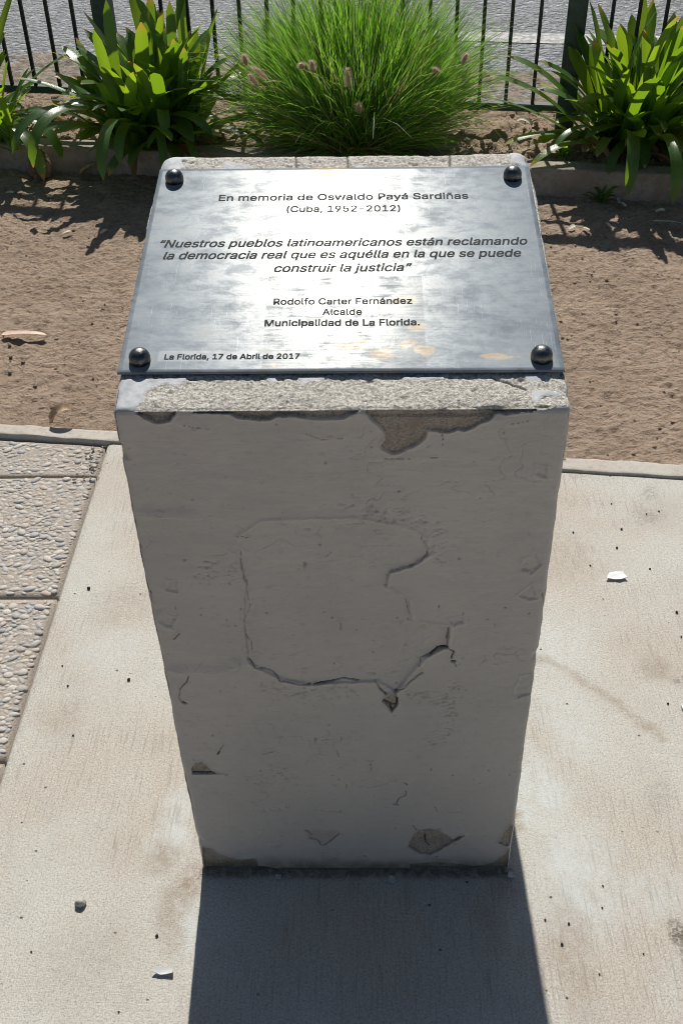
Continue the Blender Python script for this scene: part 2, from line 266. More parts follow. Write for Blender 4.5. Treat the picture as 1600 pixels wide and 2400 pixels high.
def dirt_mat():
    M = Mat("dry_dirt")
    a = M.noise(7, 5, 0.6); b = M.noise(60, 6, 0.65); c2 = M.noise(260, 4, 0.6)
    c = M.mix(M.ramp(a, 0.3, 0.7), (0.50, 0.385, 0.29), (0.39, 0.295, 0.217))
    c = M.mix(M.ramp(M.noise(2.6, 4, .6), .45, .62, 0, .30), c, (0.27, 0.20, 0.145))
    c = M.mix(M.ramp(b, 0.52, 0.72, 0, 0.6), c, (0.52, 0.425, 0.335))
    c = M.mix(M.ramp(b, 0.46, 0.30, 0, 0.65), c, (0.20, 0.145, 0.10))
    c = M.mix(M.ramp(c2, 0.55, 0.72, 0, 0.45), c, (0.17, 0.12, 0.08))
    sc = M.noise(1.0, 5, 0.7, M.co((42, 66, 60), (0, 0, R(-9))), 0.3)
    c = M.mix(M.ramp(sc, 0.46, 0.34, 0, 0.6), c, (0.19, 0.135, 0.092))
    c = M.mix(M.ramp(sc, 0.56, 0.68, 0, 0.5), c, (0.55, 0.46, 0.37))
    h = M.math('ADD', M.math('MULTIPLY', b, 1.2), M.math('MULTIPLY', c2, 0.5))
    h = M.math('ADD', h, M.math('MULTIPLY', sc, 1.4))
    M.set(color=c, rough=0.95, spec=0.1, normal=M.bump(h, 0.011))
    return M.m
def asphalt_mat():
    M = Mat("asphalt")
    v = M.voro(36, out='Color'); d = M.voro(36)
    g = M.noise(70, 4, 0.65); big = M.noise(1.4, 4)
    c = M.mix(M.ramp(g, 0.35, 0.7), (0.185, 0.20, 0.215), (0.46, 0.475, 0.485))
    sp = M.n("ShaderNodeSeparateColor"); M.l(v, sp.inputs[0])
    c = M.mix(M.ramp(sp.outputs[0], 0.82, 0.95, 0, 0.7), c, (0.62, 0.63, 0.63))
    c = M.mix(M.ramp(sp.outputs[1], 0.7, 0.95, 0, 0.6), c, (0.09, 0.09, 0.095))
    c = M.mix(M.ramp(big, 0.45, 0.7, 0, 0.35), c, (0.19, 0.185, 0.175))
    h = M.math('SUBTRACT', g, M.math('MULTIPLY', d, 0.9))
    M.set(color=c, rough=0.6, spec=0.5, normal=M.bump(h, 0.032))
    return M.m
M_CONC, M_DIRT, M_ROAD = concrete_mat(), dirt_mat(), asphalt_mat()
M_KERB = (lambda M: (M.set(color=M.mix(M.ramp(M.noise(40, 6, 0.7), 0.4, 0.7, 0, 0.7),
            M.mix(M.ramp(M.noise(5, 4), 0.35, 0.65), (0.40, 0.355, 0.30), (0.31, 0.26, 0.21)), (0.24, 0.19, 0.145)),
            rough=0.9, spec=0.2, normal=M.bump(M.noise(240, 5, 0.65), 0.003)), M.m)[1])(Mat("kerb_concrete"))
M_STRIP = (lambda M: (M.set(color=M.mix(M.ramp(M.noise(70, 6, 0.7), 0.45, 0.72, 0, 0.6),
            M.mix(M.ramp(M.noise(6, 4), 0.35, 0.65), (0.53, 0.50, 0.44), (0.45, 0.415, 0.355)), (0.33, 0.29, 0.235)),
            rough=0.9, spec=0.2, normal=M.bump(M.noise(300, 5, 0.65), 0.0025)), M.m)[1])(Mat("edging_concrete"))

# ------------------------------------------------------------------ SETTING: ground sheets
def sheet(name, x0, x1, y0, y1, z, mat, n=2):
    xs = np.linspace(x0, x1, n); ys = np.linspace(y0, y1, n)
    X, Y = np.meshgrid(xs, ys, indexing='ij')
    V = np.stack([X.ravel(), Y.ravel(), np.full(X.size, z)], 1)
    o = link(name, mesh_np(name, V, grid_faces(n, n), smooth=False), mat)
    return tag(o, kind='structure')
M_EARTH = simple("far_earth", (0.26, 0.21, 0.16), 0.95, 0, 0.3, 3.0, 0.1)
sheet("ground", -300, 300, -300, 300, -0.075, M_EARTH)

# pavement (broomed concrete slab), finely meshed where it is seen so that stains have their own shape
def pavement():
    xs = np.concatenate([[-0.626], np.arange(-0.62, 1.3, 0.010), [1.5, 2.5, 4, 8]])
    t = np.concatenate([[-8, -4, -2], np.arange(-0.9, 1.19, 0.007)])
    X, T = np.meshgrid(xs, t, indexing='ij')
    yt = strip_near(np.minimum(X, 6)); k = np.clip((T + 0.9) / 2.08, 0, 1)
    Y = np.where(T > -0.9, -0.9 + k * (yt - 0.004 + 0.9), T)
    P = np.stack([X.ravel(), Y.ravel(), np.zeros(X.size)], 1)
    q = P[:, :2] + np.stack([fbm(P, 25, 3, 5), fbm(P, 25, 3, 9)], 1) * 0.02
    stain = np.zeros(len(P)); white = np.zeros(len(P)); worn = np.zeros(len(P))
    def blob(c, r, amp=1.0, sx=1.0, sy=1.0):
        d = np.hypot((q[:, 0] - c[0]) / sx, (q[:, 1] - c[1]) / sy); return amp * (1 - sstep(0.2 * r, r, d))
    for c, r, a, sx, sy in [((-0.262, -0.03), .05, .9, .7, 1.3), ((-0.285, -0.08), .06, .6, .6, 1.6), ((-0.315, 0.02), .04, .7, 1, 1),
                            ((0.275, 0.10), .03, .9, .6, 1.5), ((0.34, -0.15), .07, .5, .7, 2.2), ((-0.40, -0.16), .12, .35, 1, 1),
                            ((-0.55, 0.32), .06, .4, 1, 1), ((-0.48, 0.62), .11, .35, 1, 1.2), ((0.60, 0.44), .05, .6, 1, 1),
                            ((0.45, 0.78), .16, .35, 1, 1), ((0.72, 0.93), .1, .3, 1, 1), ((0.25, -0.03), .04, .5, 1, 1), ((0.22, -0.09), .05, .45, .7, 1.2)]:
        stain = np.maximum(stain, blob(c, r, a, sx, sy))
    ds = dist_poly(q, [(0.33, 0.50), (0.38, 0.462), (0.441, 0.419), (0.491, 0.368), (0.529, 0.327), (0.57, 0.27)])
    stain = np.maximum(stain, 0.65 * (1 - sstep(0.002, 0.016, ds)))
    for c, r, a, sx, sy in [((0.323, 0.16), .13, 1, .7, 1.2), ((0.369, -0.015), .14, .9, .8, 1.2), ((0.481, -0.047), .09, .7, 1, .8), ((0.40, 0.30), .14, .6, .7, 1),
                            ((-0.295, 0.10), .09, 1, .5, 1.3), ((-0.316, 0.05), .06, .7, .8, 1), ((-0.25, -0.10), .05, .8, .5, 1.6), ((-0.50, 0.50), .1, .4, 1, 1), ((0.42, 0.5), .12, .5, .8, 1)]:
        white = np.maximum(white, blob(c, r, a, sx, sy))
    for c, r, a, sx, sy in [((0.515, -0.14), .035, 1, .6, 2.2), ((0.51, -0.21), .035, 1, .6, 2.0), ((0.68, 0.91), .06, .30, 1, 1), ((0.64, 0.41), .03, .55, 1.2, .8),
                            ((0.54, 0.14), .06, .28, 1, 1), ((0.71, 1.0), .04, .3, 1, 1), ((0.55, 1.07), .04, .25, 2, .6)]:
        worn = np.maximum(worn, blob(c, r, a, sx, sy))
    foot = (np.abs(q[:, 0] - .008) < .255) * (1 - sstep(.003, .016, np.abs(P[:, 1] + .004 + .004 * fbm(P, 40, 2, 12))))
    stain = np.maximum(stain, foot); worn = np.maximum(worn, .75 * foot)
    P[:, 2] = 0.0006 * fbm(P, 12, 3, 2) - 0.004 * sstep(0.3, 1.0, worn) * (worn > .9)
    e = sstep(-0.626, -0.617, P[:, 0]); P[:, 2] -= (1 - e) * 0.006
    nu, nv = len(xs), len(t)
    F = grid_faces(nu, nv)
    # left and top edges drop down so that the joints are real gaps
    base = len(P); left = np.arange(nv); down = P[left].copy(); down[:, 2] = -0.05
    V = np.vstack([P, down])
    Fl = np.stack([left[:-1], left[1:], base + left[1:], base + left[:-1]], 1)
    tp = np.arange(nu) * nv + nv - 1; b2 = len(V); dn = P[tp].copy(); dn[:, 2] = -0.05
    V = np.vstack([V, dn]); r = np.arange(nu)
    Ft = np.stack([tp[:-1], tp[1:], b2 + r[1:], b2 + r[:-1]], 1)
    pad = lambda a: np.concatenate([a, np.zeros(len(V) - len(a))])
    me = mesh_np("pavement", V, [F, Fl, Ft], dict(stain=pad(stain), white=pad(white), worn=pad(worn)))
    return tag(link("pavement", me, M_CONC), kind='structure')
pavement()

# pebble paving slabs on the left
def pebble_paving():
    Mm = Mat("pebble_mortar")
    n = Mm.noise(160, 5, 0.65)
    Mm.set(color=Mm.mix(Mm.ramp(n, 0.35, 0.68), (0.46, 0.41, 0.35), (0.34, 0.295, 0.245)), rough=0.92, spec=0.2, normal=Mm.bump(Mm.noise(420, 4), 0.003))
    Mp = Mat("pebble_stone")
    pc = Mp.attr('pcol', 'Color')
    Mp.set(color=Mp.mix(Mp.ramp(Mp.noise(330, 4, 0.6), 0.35, 0.65, 0.1, 0.6), pc, (0.42, 0.38, 0.33)), rough=0.62, spec=0.4, normal=Mp.bump(Mp.noise(500, 3), 0.0008))
    V = []; F4 = []; F3 = []; col_ = []; mi4 = []; mi3 = []; nv = 0
    xr = -0.632
    rows = [(-0.205, 0.220), (0.225, 0.651), (0.656, 1.081), (1.086, 2.0)]
    xcols = [(-1.48, -1.06), (-1.055, xr)]
    rs = np.random.RandomState(11)
    palette = np.array([(.47, .455, .42), (.42, .41, .385), (.36, .365, .37), (.46, .40, .35), (.52, .50, .45), (.43, .39, .34), (.38, .39, .40), (.54, .52, .48), (.48, .44, .38), (.37, .35, .32)])
    # hemisphere template
    th = np.linspace(0, 2 * np.pi, 10, endpoint=False)
    rings = [(1.0, -0.35), (0.97, 0.18), (0.80, 0.58), (0.45, 0.88)]
    T = np.array([(r * np.cos(a), r * np.sin(a), z) for r, z in rings for a in th] + [(0, 0, 1.0)])
    tq = np.array([(k * 10 + i, k * 10 + (i + 1) % 10, (k + 1) * 10 + (i + 1) % 10, (k + 1) * 10 + i) for k in range(3) for i in range(10)])
    tt = np.array([(30 + i, 30 + (i + 1) % 10, 40) for i in range(10)])
    for (y0, y1) in rows:
        for (x0, x1) in xcols:
            # slab: a gridded top with sides
            nx, ny = 30, 30
            gx = np.linspace(x0, x1, nx); gy = np.linspace(0, 1, ny)
            X, Tt = np.meshgrid(gx, gy, indexing='ij')
            yt = np.minimum(y1, strip_near(X) - 0.006) if y1 > 1.5 else np.full_like(X, y1)
            Y = y0 + Tt * (yt - y0)
            P = np.stack([X.ravel(), Y.ravel(), np.zeros(X.size)], 1)
            P[:, 2] = -0.006 + 0.0012 * fbm(P, 18, 3, 21)
            edge = np.minimum.reduce([P[:, 0] - x0, x1 - P[:, 0], P[:, 1] - y0, yt.ravel() - P[:, 1]])
            P[:, 2] -= 0.004 * (1 - sstep(0, 0.012, edge)) * (edge < .004)
            b = nv; V.append(P); f = grid_faces(nx, ny, b); F4.append(f); mi4.append(np.zeros(len(f), int)); col_.append(np.full((len(P), 3), .4)); nv += len(P)
            I = np.arange(nx * ny).reshape(nx, ny)
            loop = np.concatenate([I[:, 0], I[-1, 1:], I[::-1, -1][1:], I[0, ::-1][1:-1]])
            dn = P[loop].copy(); dn[:, 2] = -0.05; b2 = nv; V.append(dn); nv += len(dn); col_.append(np.full((len(dn), 3), .4))
            m = len(loop); k = np.arange(m); kk = (k + 1) % m
            f = np.stack([b + loop[k], b2 + k, b2 + kk, b + loop[kk]], 1); F4.append(f); mi4.append(np.zeros(len(f), int))
            # pebbles by dart throwing on a jittered order
            placed = []; cell = {}
            tries = 13000
            for q in range(tries):
                frac = q / tries
                r = (0.0090 if frac < .03 else 0.0062 if frac < .20 else 0.0046 if frac < .6 else 0.0034) * rs.uniform(.85, 1.2)
                x = rs.uniform(x0 + .006, x1 - .010); y = rs.uniform(y0 + .010, y1 - .010)
                if y1 > 1.5 and y > strip_near(x) - 0.02: continue
                if mnoise.noise((x * 6, y * 6, 3.3)) > 0.36 and r < .006 and rs.rand() < .6: continue
                cx, cy = int(x / .026), int(y / .026); ok = True
                for ii in (-1, 0, 1):
                    for jj in (-1, 0, 1):
                        for (px, py, pr) in cell.get((cx + ii, cy + jj), ()):
                            if (px - x) ** 2 + (py - y) ** 2 < ((pr + r) * .86) ** 2: ok = False; break
                        if not ok: break
                    if not ok: break
                if not ok: continue
                cell.setdefault((cx, cy), []).append((x, y, r)); placed.append((x, y, r))
            for (x, y, r) in placed:
                a = rs.normal(0.1, .55); ca, sa = math.cos(a), math.sin(a)
                el = rs.uniform(1.05, 1.65)
                S = T * np.array([r * el, r / el ** .5 * 1.02, r * rs.uniform(.34, .54)])
                S = S * (1 + 0.12 * rs.randn(len(S), 1) * 0.5)
                Q = np.stack([S[:, 0] * ca - S[:, 1] * sa + x, S[:, 0] * sa + S[:, 1] * ca + y, S[:, 2] - 0.0065 + r * rs.uniform(-.22, .10)], 1)
                F4.append(tq + nv); F3.append(tt + nv); mi4.append(np.ones(len(tq), int)); mi3.append(np.ones(len(tt), int))
                V.append(Q); nv += len(Q)
                c = palette[rs.randint(len(palette))] * rs.uniform(.82, 1.16)
                if rs.rand() < .03: c = np.array((.50, .38, .31)) * rs.uniform(.85, 1.1)
                if rs.rand() < .05: c = np.array((.30, .33, .36)) * rs.uniform(.85, 1.1)
                col_.append(np.tile(c, (len(Q), 1)))
    F4 = np.concatenate(F4); F3 = np.concatenate(F3)
    me = mesh_np("pebble_paving", np.vstack(V), [F4, F3], dict(pcol=np.vstack(col_)), True, np.concatenate(mi4 + mi3))
    return tag(link("pebble_paving", me, [Mm.m, Mp.m]), kind='structure')
pebble_paving()
# mortar bed under the paving, seen in the joints
sheet("paving_bed", -6, 0.0, -6, 1.05, -0.045, M_DIRT)

def strip(name, x0, x1, fn0, fn1, z0, z1, mat, step, seed, chip=0.004, rnd=0.006):
    """long bar following two lines, with worn edges"""
    xs = np.arange(x0, x1 + 1e-6, step); n = len(xs)
    prof = [(0, 0), (0, .5), (0, 1), (.06, 1), (.2, 1), (.4, 1), (.6, 1), (.8, 1), (.94, 1), (1, 1), (1, .5), (1, 0)]
    V = np.zeros((n, len(prof), 3))
    for j, (a, b) in enumerate(prof):
        y = fn0(xs) * (1 - a) + fn1(xs) * a
        V[:, j, 0] = xs; V[:, j, 1] = y; V[:, j, 2] = z0 + (z1 - z0) * b
    for j in (2, 9): V[:, j, 2] -= rnd
    P = V.reshape(-1, 3)
    d = fbm(P, 30, 3, seed) * chip; d2 = fbm(P, 8, 2, seed + 4) * chip * 1.2
    P[:, 1] += d; P[:, 2] += (d2 + d * .4) * (P[:, 2] > z0 + .2 * (z1 - z0))
    return tag(link(name, mesh_np(name, P, grid_faces(n, len(prof))), mat), kind='structure')
strip("edging_strip", -2.6, 2.6, strip_near, strip_far, -0.05, 0.008, M_STRIP, 0.012, 31, 0.0028, .0015)
strip("planter_kerb", -3.0, 3.0, kerb_face, kerb_back, -0.06, 0.102, M_KERB, 0.015, 41, 0.004, .006)

def dirt_field(name, xs, vs, yfun, z0, amp, seed, mat):
    X, T = np.meshgrid(xs, vs, indexing='ij'); Y = yfun(X, T)
    P = np.stack([X.ravel(), Y.ravel(), np.zeros(X.size)], 1)
    Ps = P * np.array([.85, 1.2, 1])
    z = 0.7 * fbm(P, 5, 3, seed) + 0.75 * fbm(Ps, 22, 4, seed + 5) - 0.55 * np.abs(fbm(Ps, 46, 3, seed + 9)) + 0.75 * vnoise(P, 62, seed + 3)
    cl = vnoise(P, 42, seed + 15); z += 0.8 * np.clip(cl - 0.52, 0, 1) * 2.0
    P[:, 2] = z0 + amp * z
    return tag(link(name, mesh_np(name, P, grid_faces(len(xs), len(vs))), mat), kind='structure')
dirt_field("dirt_path", np.arange(-2.1, 2.1, 0.0060), np.linspace(0, 1, 310),
           lambda X, T: (strip_far(X) - .01) * (1 - T) + (kerb_face(X) + .02) * T, 0.002, 0.0085, 50, M_DIRT)
dirt_field("bed_soil", np.arange(-2.8, 2.8, 0.012), np.linspace(0, 1, 66),
           lambda X, T: (kerb_back(X) - .02) * (1 - T) + (fence_y(X) + .32) * T, 0.088, 0.022, 70, M_DIRT)
M_VERGE = simple("road_edge_dirt", (0.25, 0.215, 0.175), 0.95, 0, 0.35, 26, 0.1, 0.01)
dirt_field("road_verge", np.arange(-9, 9, 0.03), np.linspace(0, 1, 30),
           lambda X, T: (fence_y(X) + .28) * (1 - T) + (fence_y(X) + 1.02 + .10 * np.sin(X * 5) * np.cos(X * 2.3)) * T, 0.012, 0.014, 80, M_VERGE)
def road():
    xs = np.linspace(-40, 40, 3); V = []
    for x in xs:
        for k in (0.55, 30): V.append((x, 3.31 - 0.155 * x + k, 0.004))
    return tag(link("road", mesh_np("road", V, grid_faces(3, 2), smooth=False), M_ROAD), kind='structure')
road()
def road_line():
    Mw = Mat("worn_road_paint")
    w = Mw.ramp(Mw.noise(30, 5, 0.7), 0.42, 0.60)
    Mw.set(color=Mw.mix(w, (0.26, 0.26, 0.255), (0.55, 0.55, 0.53)), rough=0.7, normal=Mw.bump(Mw.noise(120, 4), 0.006))
    xs = np.linspace(0.1, 9.0, 60); V = []
    for i, x in enumerate(xs):
        c = 4.895 - 0.15 * (x - .55)
        for k in (-0.095, 0.095): V.append((x, c + k + 0.010 * mnoise.noise((x * 9, k * 30, 1)), 0.008))
    return tag(link("road_line", mesh_np("road_line", V, grid_faces(60, 2), smooth=False), Mw.m), kind='structure')
road_line()

# ------------------------------------------------------------------ MEMORIAL PEDESTAL
def plinth_mat():
    M = Mat("painted_plaster")
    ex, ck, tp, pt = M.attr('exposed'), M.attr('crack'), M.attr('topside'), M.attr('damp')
    n1 = M.noise(6, 4, 0.55); n2 = M.noise(45, 6, 0.65); n3 = M.noise(330, 4, 0.6)
    paint = M.mix(M.ramp(n1, 0.3, 0.7), (0.53, 0.495, 0.46), (0.475, 0.45, 0.42))
    paint = M.mix(M.ramp(n2, 0.55, 0.78, 0, 0.35), paint, (0.36, 0.34, 0.315))
    paint = M.mix(M.ramp(n2, 0.42, 0.28, 0, 0.25), paint, (0.54, 0.52, 0.50))
    flake = M.mix(M.ramp(n2, 0.4, 0.65), (0.50, 0.52, 0.54), (0.38, 0.40, 0.415))
    paint = M.mix(tp, paint, flake)
    brown = M.mix(M.ramp(n3, 0.38, 0.62), (0.52, 0.46, 0.395), (0.36, 0.31, 0.258))
    brown = M.mix(M.ramp(n2, 0.45, 0.7), brown, (0.36, 0.30, 0.25))
    grey = M.mix(M.ramp(n3, 0.35, 0.68), (0.76, 0.73, 0.65), (0.40, 0.365, 0.31))
    grey = M.mix(M.ramp(n2, 0.55, 0.75, 0, 0.55), grey, (0.40, 0.35, 0.29))
    sp = M.n("ShaderNodeSeparateColor"); M.l(M.voro(330, out='Color'), sp.inputs[0])
    grey = M.mix(M.ramp(sp.outputs[0], 0.8, 0.93, 0, 0.75), grey, (0.80, 0.78, 0.72))
    grey = M.mix(M.ramp(sp.outputs[1], 0.84, 0.95, 0, 0.5), grey, (0.26, 0.23, 0.20))
    mortar = M.mix(tp, brown, grey)
    fm = M.noise(1.0, 5, 0.7, M.co((62, 62, 120)))
    paint = M.mix(M.ramp(fm, 0.44, 0.30, 0, 0.45), paint, (0.30, 0.285, 0.265))
    paint = M.mix(M.ramp(fm, 0.58, 0.70, 0, 0.35), paint, (0.60, 0.585, 0.56))
    c = M.mix(ex, paint, mortar)
    c = M.mix(M.math('MULTIPLY', pt, M.ramp(n2, 0.3, 0.6, .4, 1)), c, (0.20, 0.175, 0.115))
    c = M.mix(M.math('MULTIPLY', ck, 0.93), c, (0.035, 0.03, 0.026))  # shade of grooves and chipped edges painted in, along with crack dirt
    fine = M.noise(700, 3, 0.6); trowel = M.noise(1.0, 4, 0.6, M.co((26, 26, 70)))
    hb = M.math('ADD', M.math('MULTIPLY', fine, M.math('ADD', M.math('MULTIPLY', ex, 1.2), 0.06)), M.math('MULTIPLY', trowel, 0.7))
    M.set(color=c, rough=M.math('ADD', 0.62, M.math('MULTIPLY', ex, 0.3)), spec=0.3, normal=M.bump(hb, 0.0018))
    return M.m

def box_point(p, r):
    lo = np.array([-W / 2, 0, 0]) + r[:, None]; hi = np.array([W / 2, D, H]) - r[:, None]
    q = np.clip(p, lo, hi); d = p - q; L = np.linalg.norm(d, axis=1)
    n = d / np.maximum(L, 1e-9)[:, None]
    return q + n * r[:, None], n

def plinth(parent):
    VV = []; FF = []; A = {k: [] for k in ('exposed', 'crack', 'topside', 'damp')}; off = 0
    def add(face, a, b, flip):
        nonlocal off
        X, Y = np.meshgrid(a, b, indexing='ij'); X, Y = X.ravel(), Y.ravel(); n = len(X); z0 = np.zeros(n)
        p = {'front': np.stack([X, z0, Y], 1), 'back': np.stack([X, z0 + D, Y], 1), 'left': np.stack([z0 - W / 2, X, Y], 1),
             'right': np.stack([z0 + W / 2, X, Y], 1), 'top': np.stack([X, Y, z0 + H], 1)}[face]
        rear = sstep(0.35, 0.49, p[:, 1])
        r = 0.0075 + 0.014 * rear
        hgt = np.zeros(n); ex = np.zeros(n); ck = np.zeros(n); dm = np.zeros(n)
        P3 = p
        wob = 0.5 + 0.5 * vnoise(P3, 14, 90)
        if face == 'front':
            q0 = np.stack([X, Y], 1)
            jit = np.stack([fbm(P3, 130, 3, 91), fbm(P3, 130, 3, 95)], 1)
            q = q0 + jit * 0.0022; qf = q0 + jit * 0.0012
            hgt += 0.0016 * fbm(P3, 7, 3, 96) + 0.0007 * fbm(P3 * np.array([1, 1, 1.8]), 28, 3, 99) + 0.00016 * fbm(P3, 200, 2, 102)
            rg = fbm(P3, 260, 3, 105)
            for poly in EXPOSED:
                s = sdf(q, poly); m = 1 - sstep(-0.0008, 0.0006, s); ex = np.maximum(ex, m)
                lip = np.exp(-((s - 0.0012) / 0.0016) ** 2) * 0.0011
                hgt += lip * (s < .02)
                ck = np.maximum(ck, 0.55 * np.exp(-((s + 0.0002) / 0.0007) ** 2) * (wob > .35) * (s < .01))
            hgt -= ex * (0.0030 - 0.0016 * rg)
            qs = q0 + jit * 0.004 + np.stack([fbm(P3, 45, 2, 135), fbm(P3, 45, 2, 137)], 1) * .006
            for k, poly in RECESS.items():
                s = sdf(qs if k[0] == 'S' else q, poly)
                if k == 'RP':
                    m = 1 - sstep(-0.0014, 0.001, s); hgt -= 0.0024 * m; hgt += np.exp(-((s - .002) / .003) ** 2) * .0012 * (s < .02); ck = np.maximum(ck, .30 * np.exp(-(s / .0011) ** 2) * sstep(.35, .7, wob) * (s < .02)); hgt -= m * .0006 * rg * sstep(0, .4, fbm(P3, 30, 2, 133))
                elif k == 'P10': m = 1 - sstep(-0.0012, 0.001, s); hgt -= m * (0.0017 - 0.0012 * rg)
                elif k == 'P5': m = 1 - sstep(-0.001, 0.001, s); hgt -= m * (0.0018 - 0.0004 * rg); ex = np.maximum(ex, .35 * m)
                else:
                    m = 1 - sstep(-0.002, 0.001, s); hgt -= m * 0.0016 - 0.0006 * m * rg; hgt += np.exp(-((s - .001) / .002) ** 2) * .0009 * (s < .02)
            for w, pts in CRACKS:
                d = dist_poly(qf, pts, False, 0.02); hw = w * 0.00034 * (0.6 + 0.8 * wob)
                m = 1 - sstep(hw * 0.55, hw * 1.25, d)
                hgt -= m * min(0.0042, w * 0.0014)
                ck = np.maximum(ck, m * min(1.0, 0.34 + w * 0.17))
                hgt += np.exp(-((d - hw * 2) / 0.0028) ** 2) * 0.00045 * (d < .02)
            for pts in STEPS:
                d = dist_poly(q, pts, False, 0.03); x0, x1 = min(p_[0] for p_ in pts), max(p_[0] for p_ in pts)
                yl = np.interp(X, [p_[0] for p_ in pts], [p_[1] for p_ in pts])
                m = (Y > yl) * (1 - sstep(0.001, 0.022, d)) * (d < .03)
                hgt += m * 0.0030
            for pts in ROUGH:
                d = dist_poly(q0, pts, False, 0.06)
                m = (1 - sstep(0.004, 0.022, d)) * (d < .05)
                sc_ = np.clip(fbm(P3 * np.array([1, 1, 1.9]), 190, 3, 111) - 0.04, 0, 1)
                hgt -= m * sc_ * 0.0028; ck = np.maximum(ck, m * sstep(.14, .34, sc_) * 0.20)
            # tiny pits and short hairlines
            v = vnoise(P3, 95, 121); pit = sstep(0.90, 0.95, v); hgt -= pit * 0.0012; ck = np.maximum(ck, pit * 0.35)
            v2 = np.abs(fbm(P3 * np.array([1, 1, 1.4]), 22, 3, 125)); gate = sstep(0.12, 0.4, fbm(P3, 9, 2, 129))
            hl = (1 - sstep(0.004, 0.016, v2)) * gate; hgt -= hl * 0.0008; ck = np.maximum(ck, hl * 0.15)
            # soiling at the foot
            dm = (1 - sstep(0.008, 0.045, Y + 0.012 * fbm(P3, 22, 3, 131))) * 0.9
            edge = np.minimum(np.minimum(X + W / 2, W / 2 - X), np.minimum(Y + .02, H - Y))
            hgt *= sstep(0.0, 0.004, edge)
            hgt -= (ex > .5) * (H - Y < .012) * 0.002
        elif face == 'top':
            S = Y / math.cos(TILT); q0 = np.stack([X, S], 1)
            jit = np.stack([fbm(P3, 110, 4, 141), fbm(P3, 110, 4, 145)], 1); q = q0 + jit * 0.0045
            pa = np.zeros(n)
            for poly in TOPPAINT:
                s = sdf(q, poly); pa = np.maximum(pa, 1 - sstep(-0.0008, 0.0008, s))
            da = np.zeros(n)
            for poly in TOPDARK:
                s = sdf(q, poly); da = np.maximum(da, 1 - sstep(-0.002, 0.001, s))
            for pts in ([(-.066, .52), (-.063, .47), (-.068, .45)], [(.004, .52), (.006, .45)], [(.143, .52), (.141, .45)], [(.17, .05), (.205, .03)]):
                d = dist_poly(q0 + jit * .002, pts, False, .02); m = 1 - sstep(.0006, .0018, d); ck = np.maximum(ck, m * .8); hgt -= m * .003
            ex = 1 - np.maximum(pa, da * .8)
            ag = fbm(P3, 150, 3, 151); ag2 = vnoise(P3, 330, 155); ag3 = fbm(P3, 34, 3, 159)
            hgt += ex * (0.0008 * ag + 0.0008 * ag2 + 0.0012 * ag3 - 0.0012) + (1 - ex) * (0.0006 * fbm(P3, 90, 3, 161) + .0003)
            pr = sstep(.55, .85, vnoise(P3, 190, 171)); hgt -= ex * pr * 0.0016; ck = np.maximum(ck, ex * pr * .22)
            edge = np.minimum(np.minimum(X + W / 2, W / 2 - X), np.minimum(Y, D - Y))
            hgt *= sstep(0.0, 0.004, edge)
            hgt -= 0.006 * sstep(.064, .068, S) * (1 - sstep(.446, .450, S)) * (1 - sstep(.236, .240, np.abs(X)))
        else:
            hgt += 0.0012 * fbm(P3, 14, 3, 181) + 0.0008 * fbm(P3, 60, 3, 185)
            ch = sstep(.15, .3, fbm(P3, 16, 3, 189)) * (1 - sstep(0.0, 0.05, H - p[:, 2])); ex = np.maximum(ex, ch)
        pos, nn = box_point(p, r)
        # worn arrises, shared by neighbouring faces
        cnt = (np.abs(np.abs(p[:, 0]) - W / 2) < .004).astype(int) + (np.minimum(np.abs(p[:, 1]), np.abs(p[:, 1] - D)) < .004) + (np.abs(p[:, 2] - H) < .004)
        ed = np.sort(np.stack([W / 2 - np.abs(p[:, 0]), np.minimum(p[:, 1], D - p[:, 1]), H - p[:, 2]], 1), axis=1)[:, 1]
        near = 1 - sstep(0.0, 0.016, ed)
        wear = 0.0015 * fbm(p, 34, 4, 201) + 0.0016 * fbm(p, 11, 2, 205) - 0.004 * sstep(.28, .55, fbm(p, 22, 3, 209))
        pos = pos + nn * (hgt + near * wear)[:, None]
        k = pos[:, 2] / H
        pos[:, 2] += k * pos[:, 1] * math.tan(TILT)
        pos[:, 0] = pos[:, 0] * (1 + 0.034 * pos[:, 1] / D) + 0.0084 * (1 - k)
        f = grid_faces(len(a), len(b), off)
        if flip: f = f[:, ::-1]
        VV.append(pos); FF.append(f); off += n
        ts = np.ones(n) if face == 'top' else np.zeros(n)
        if face != 'top': ts = np.where((face != 'front') & (H - p[:, 2] < .02), 1.0, ts)
        for kk, vv in zip(('exposed', 'crack', 'topside', 'damp'), (ex, ck, ts, dm)): A[kk].append(vv)
    gx = np.linspace(-W / 2, W / 2, 421); gz = np.linspace(0, H, 741); gy = np.linspace(0, D, 401); sy = np.linspace(0, D, 101)
    add('front', gx, gz, False)
    add('top', gx, gy, False)
    add('right', sy, gz[::4], False)
    add('left', sy, gz[::4], True)
    add('back', gx[::6], gz[::6], True)
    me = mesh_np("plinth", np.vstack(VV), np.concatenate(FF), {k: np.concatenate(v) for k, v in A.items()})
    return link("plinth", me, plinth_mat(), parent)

def slope_matrix():
    """frame of the plaque: origin at the middle of its lower edge, on its underside"""
    s0, px0, rot, lift = 0.0558, -0.0017, -0.0031, 0.0018
    M = Matrix.Translation((0, 0, H)) @ Matrix.Rotation(TILT, 4, 'X')
    return M @ Matrix.Translation((px0, s0, lift)) @ Matrix.Rotation(rot, 4, 'Z')

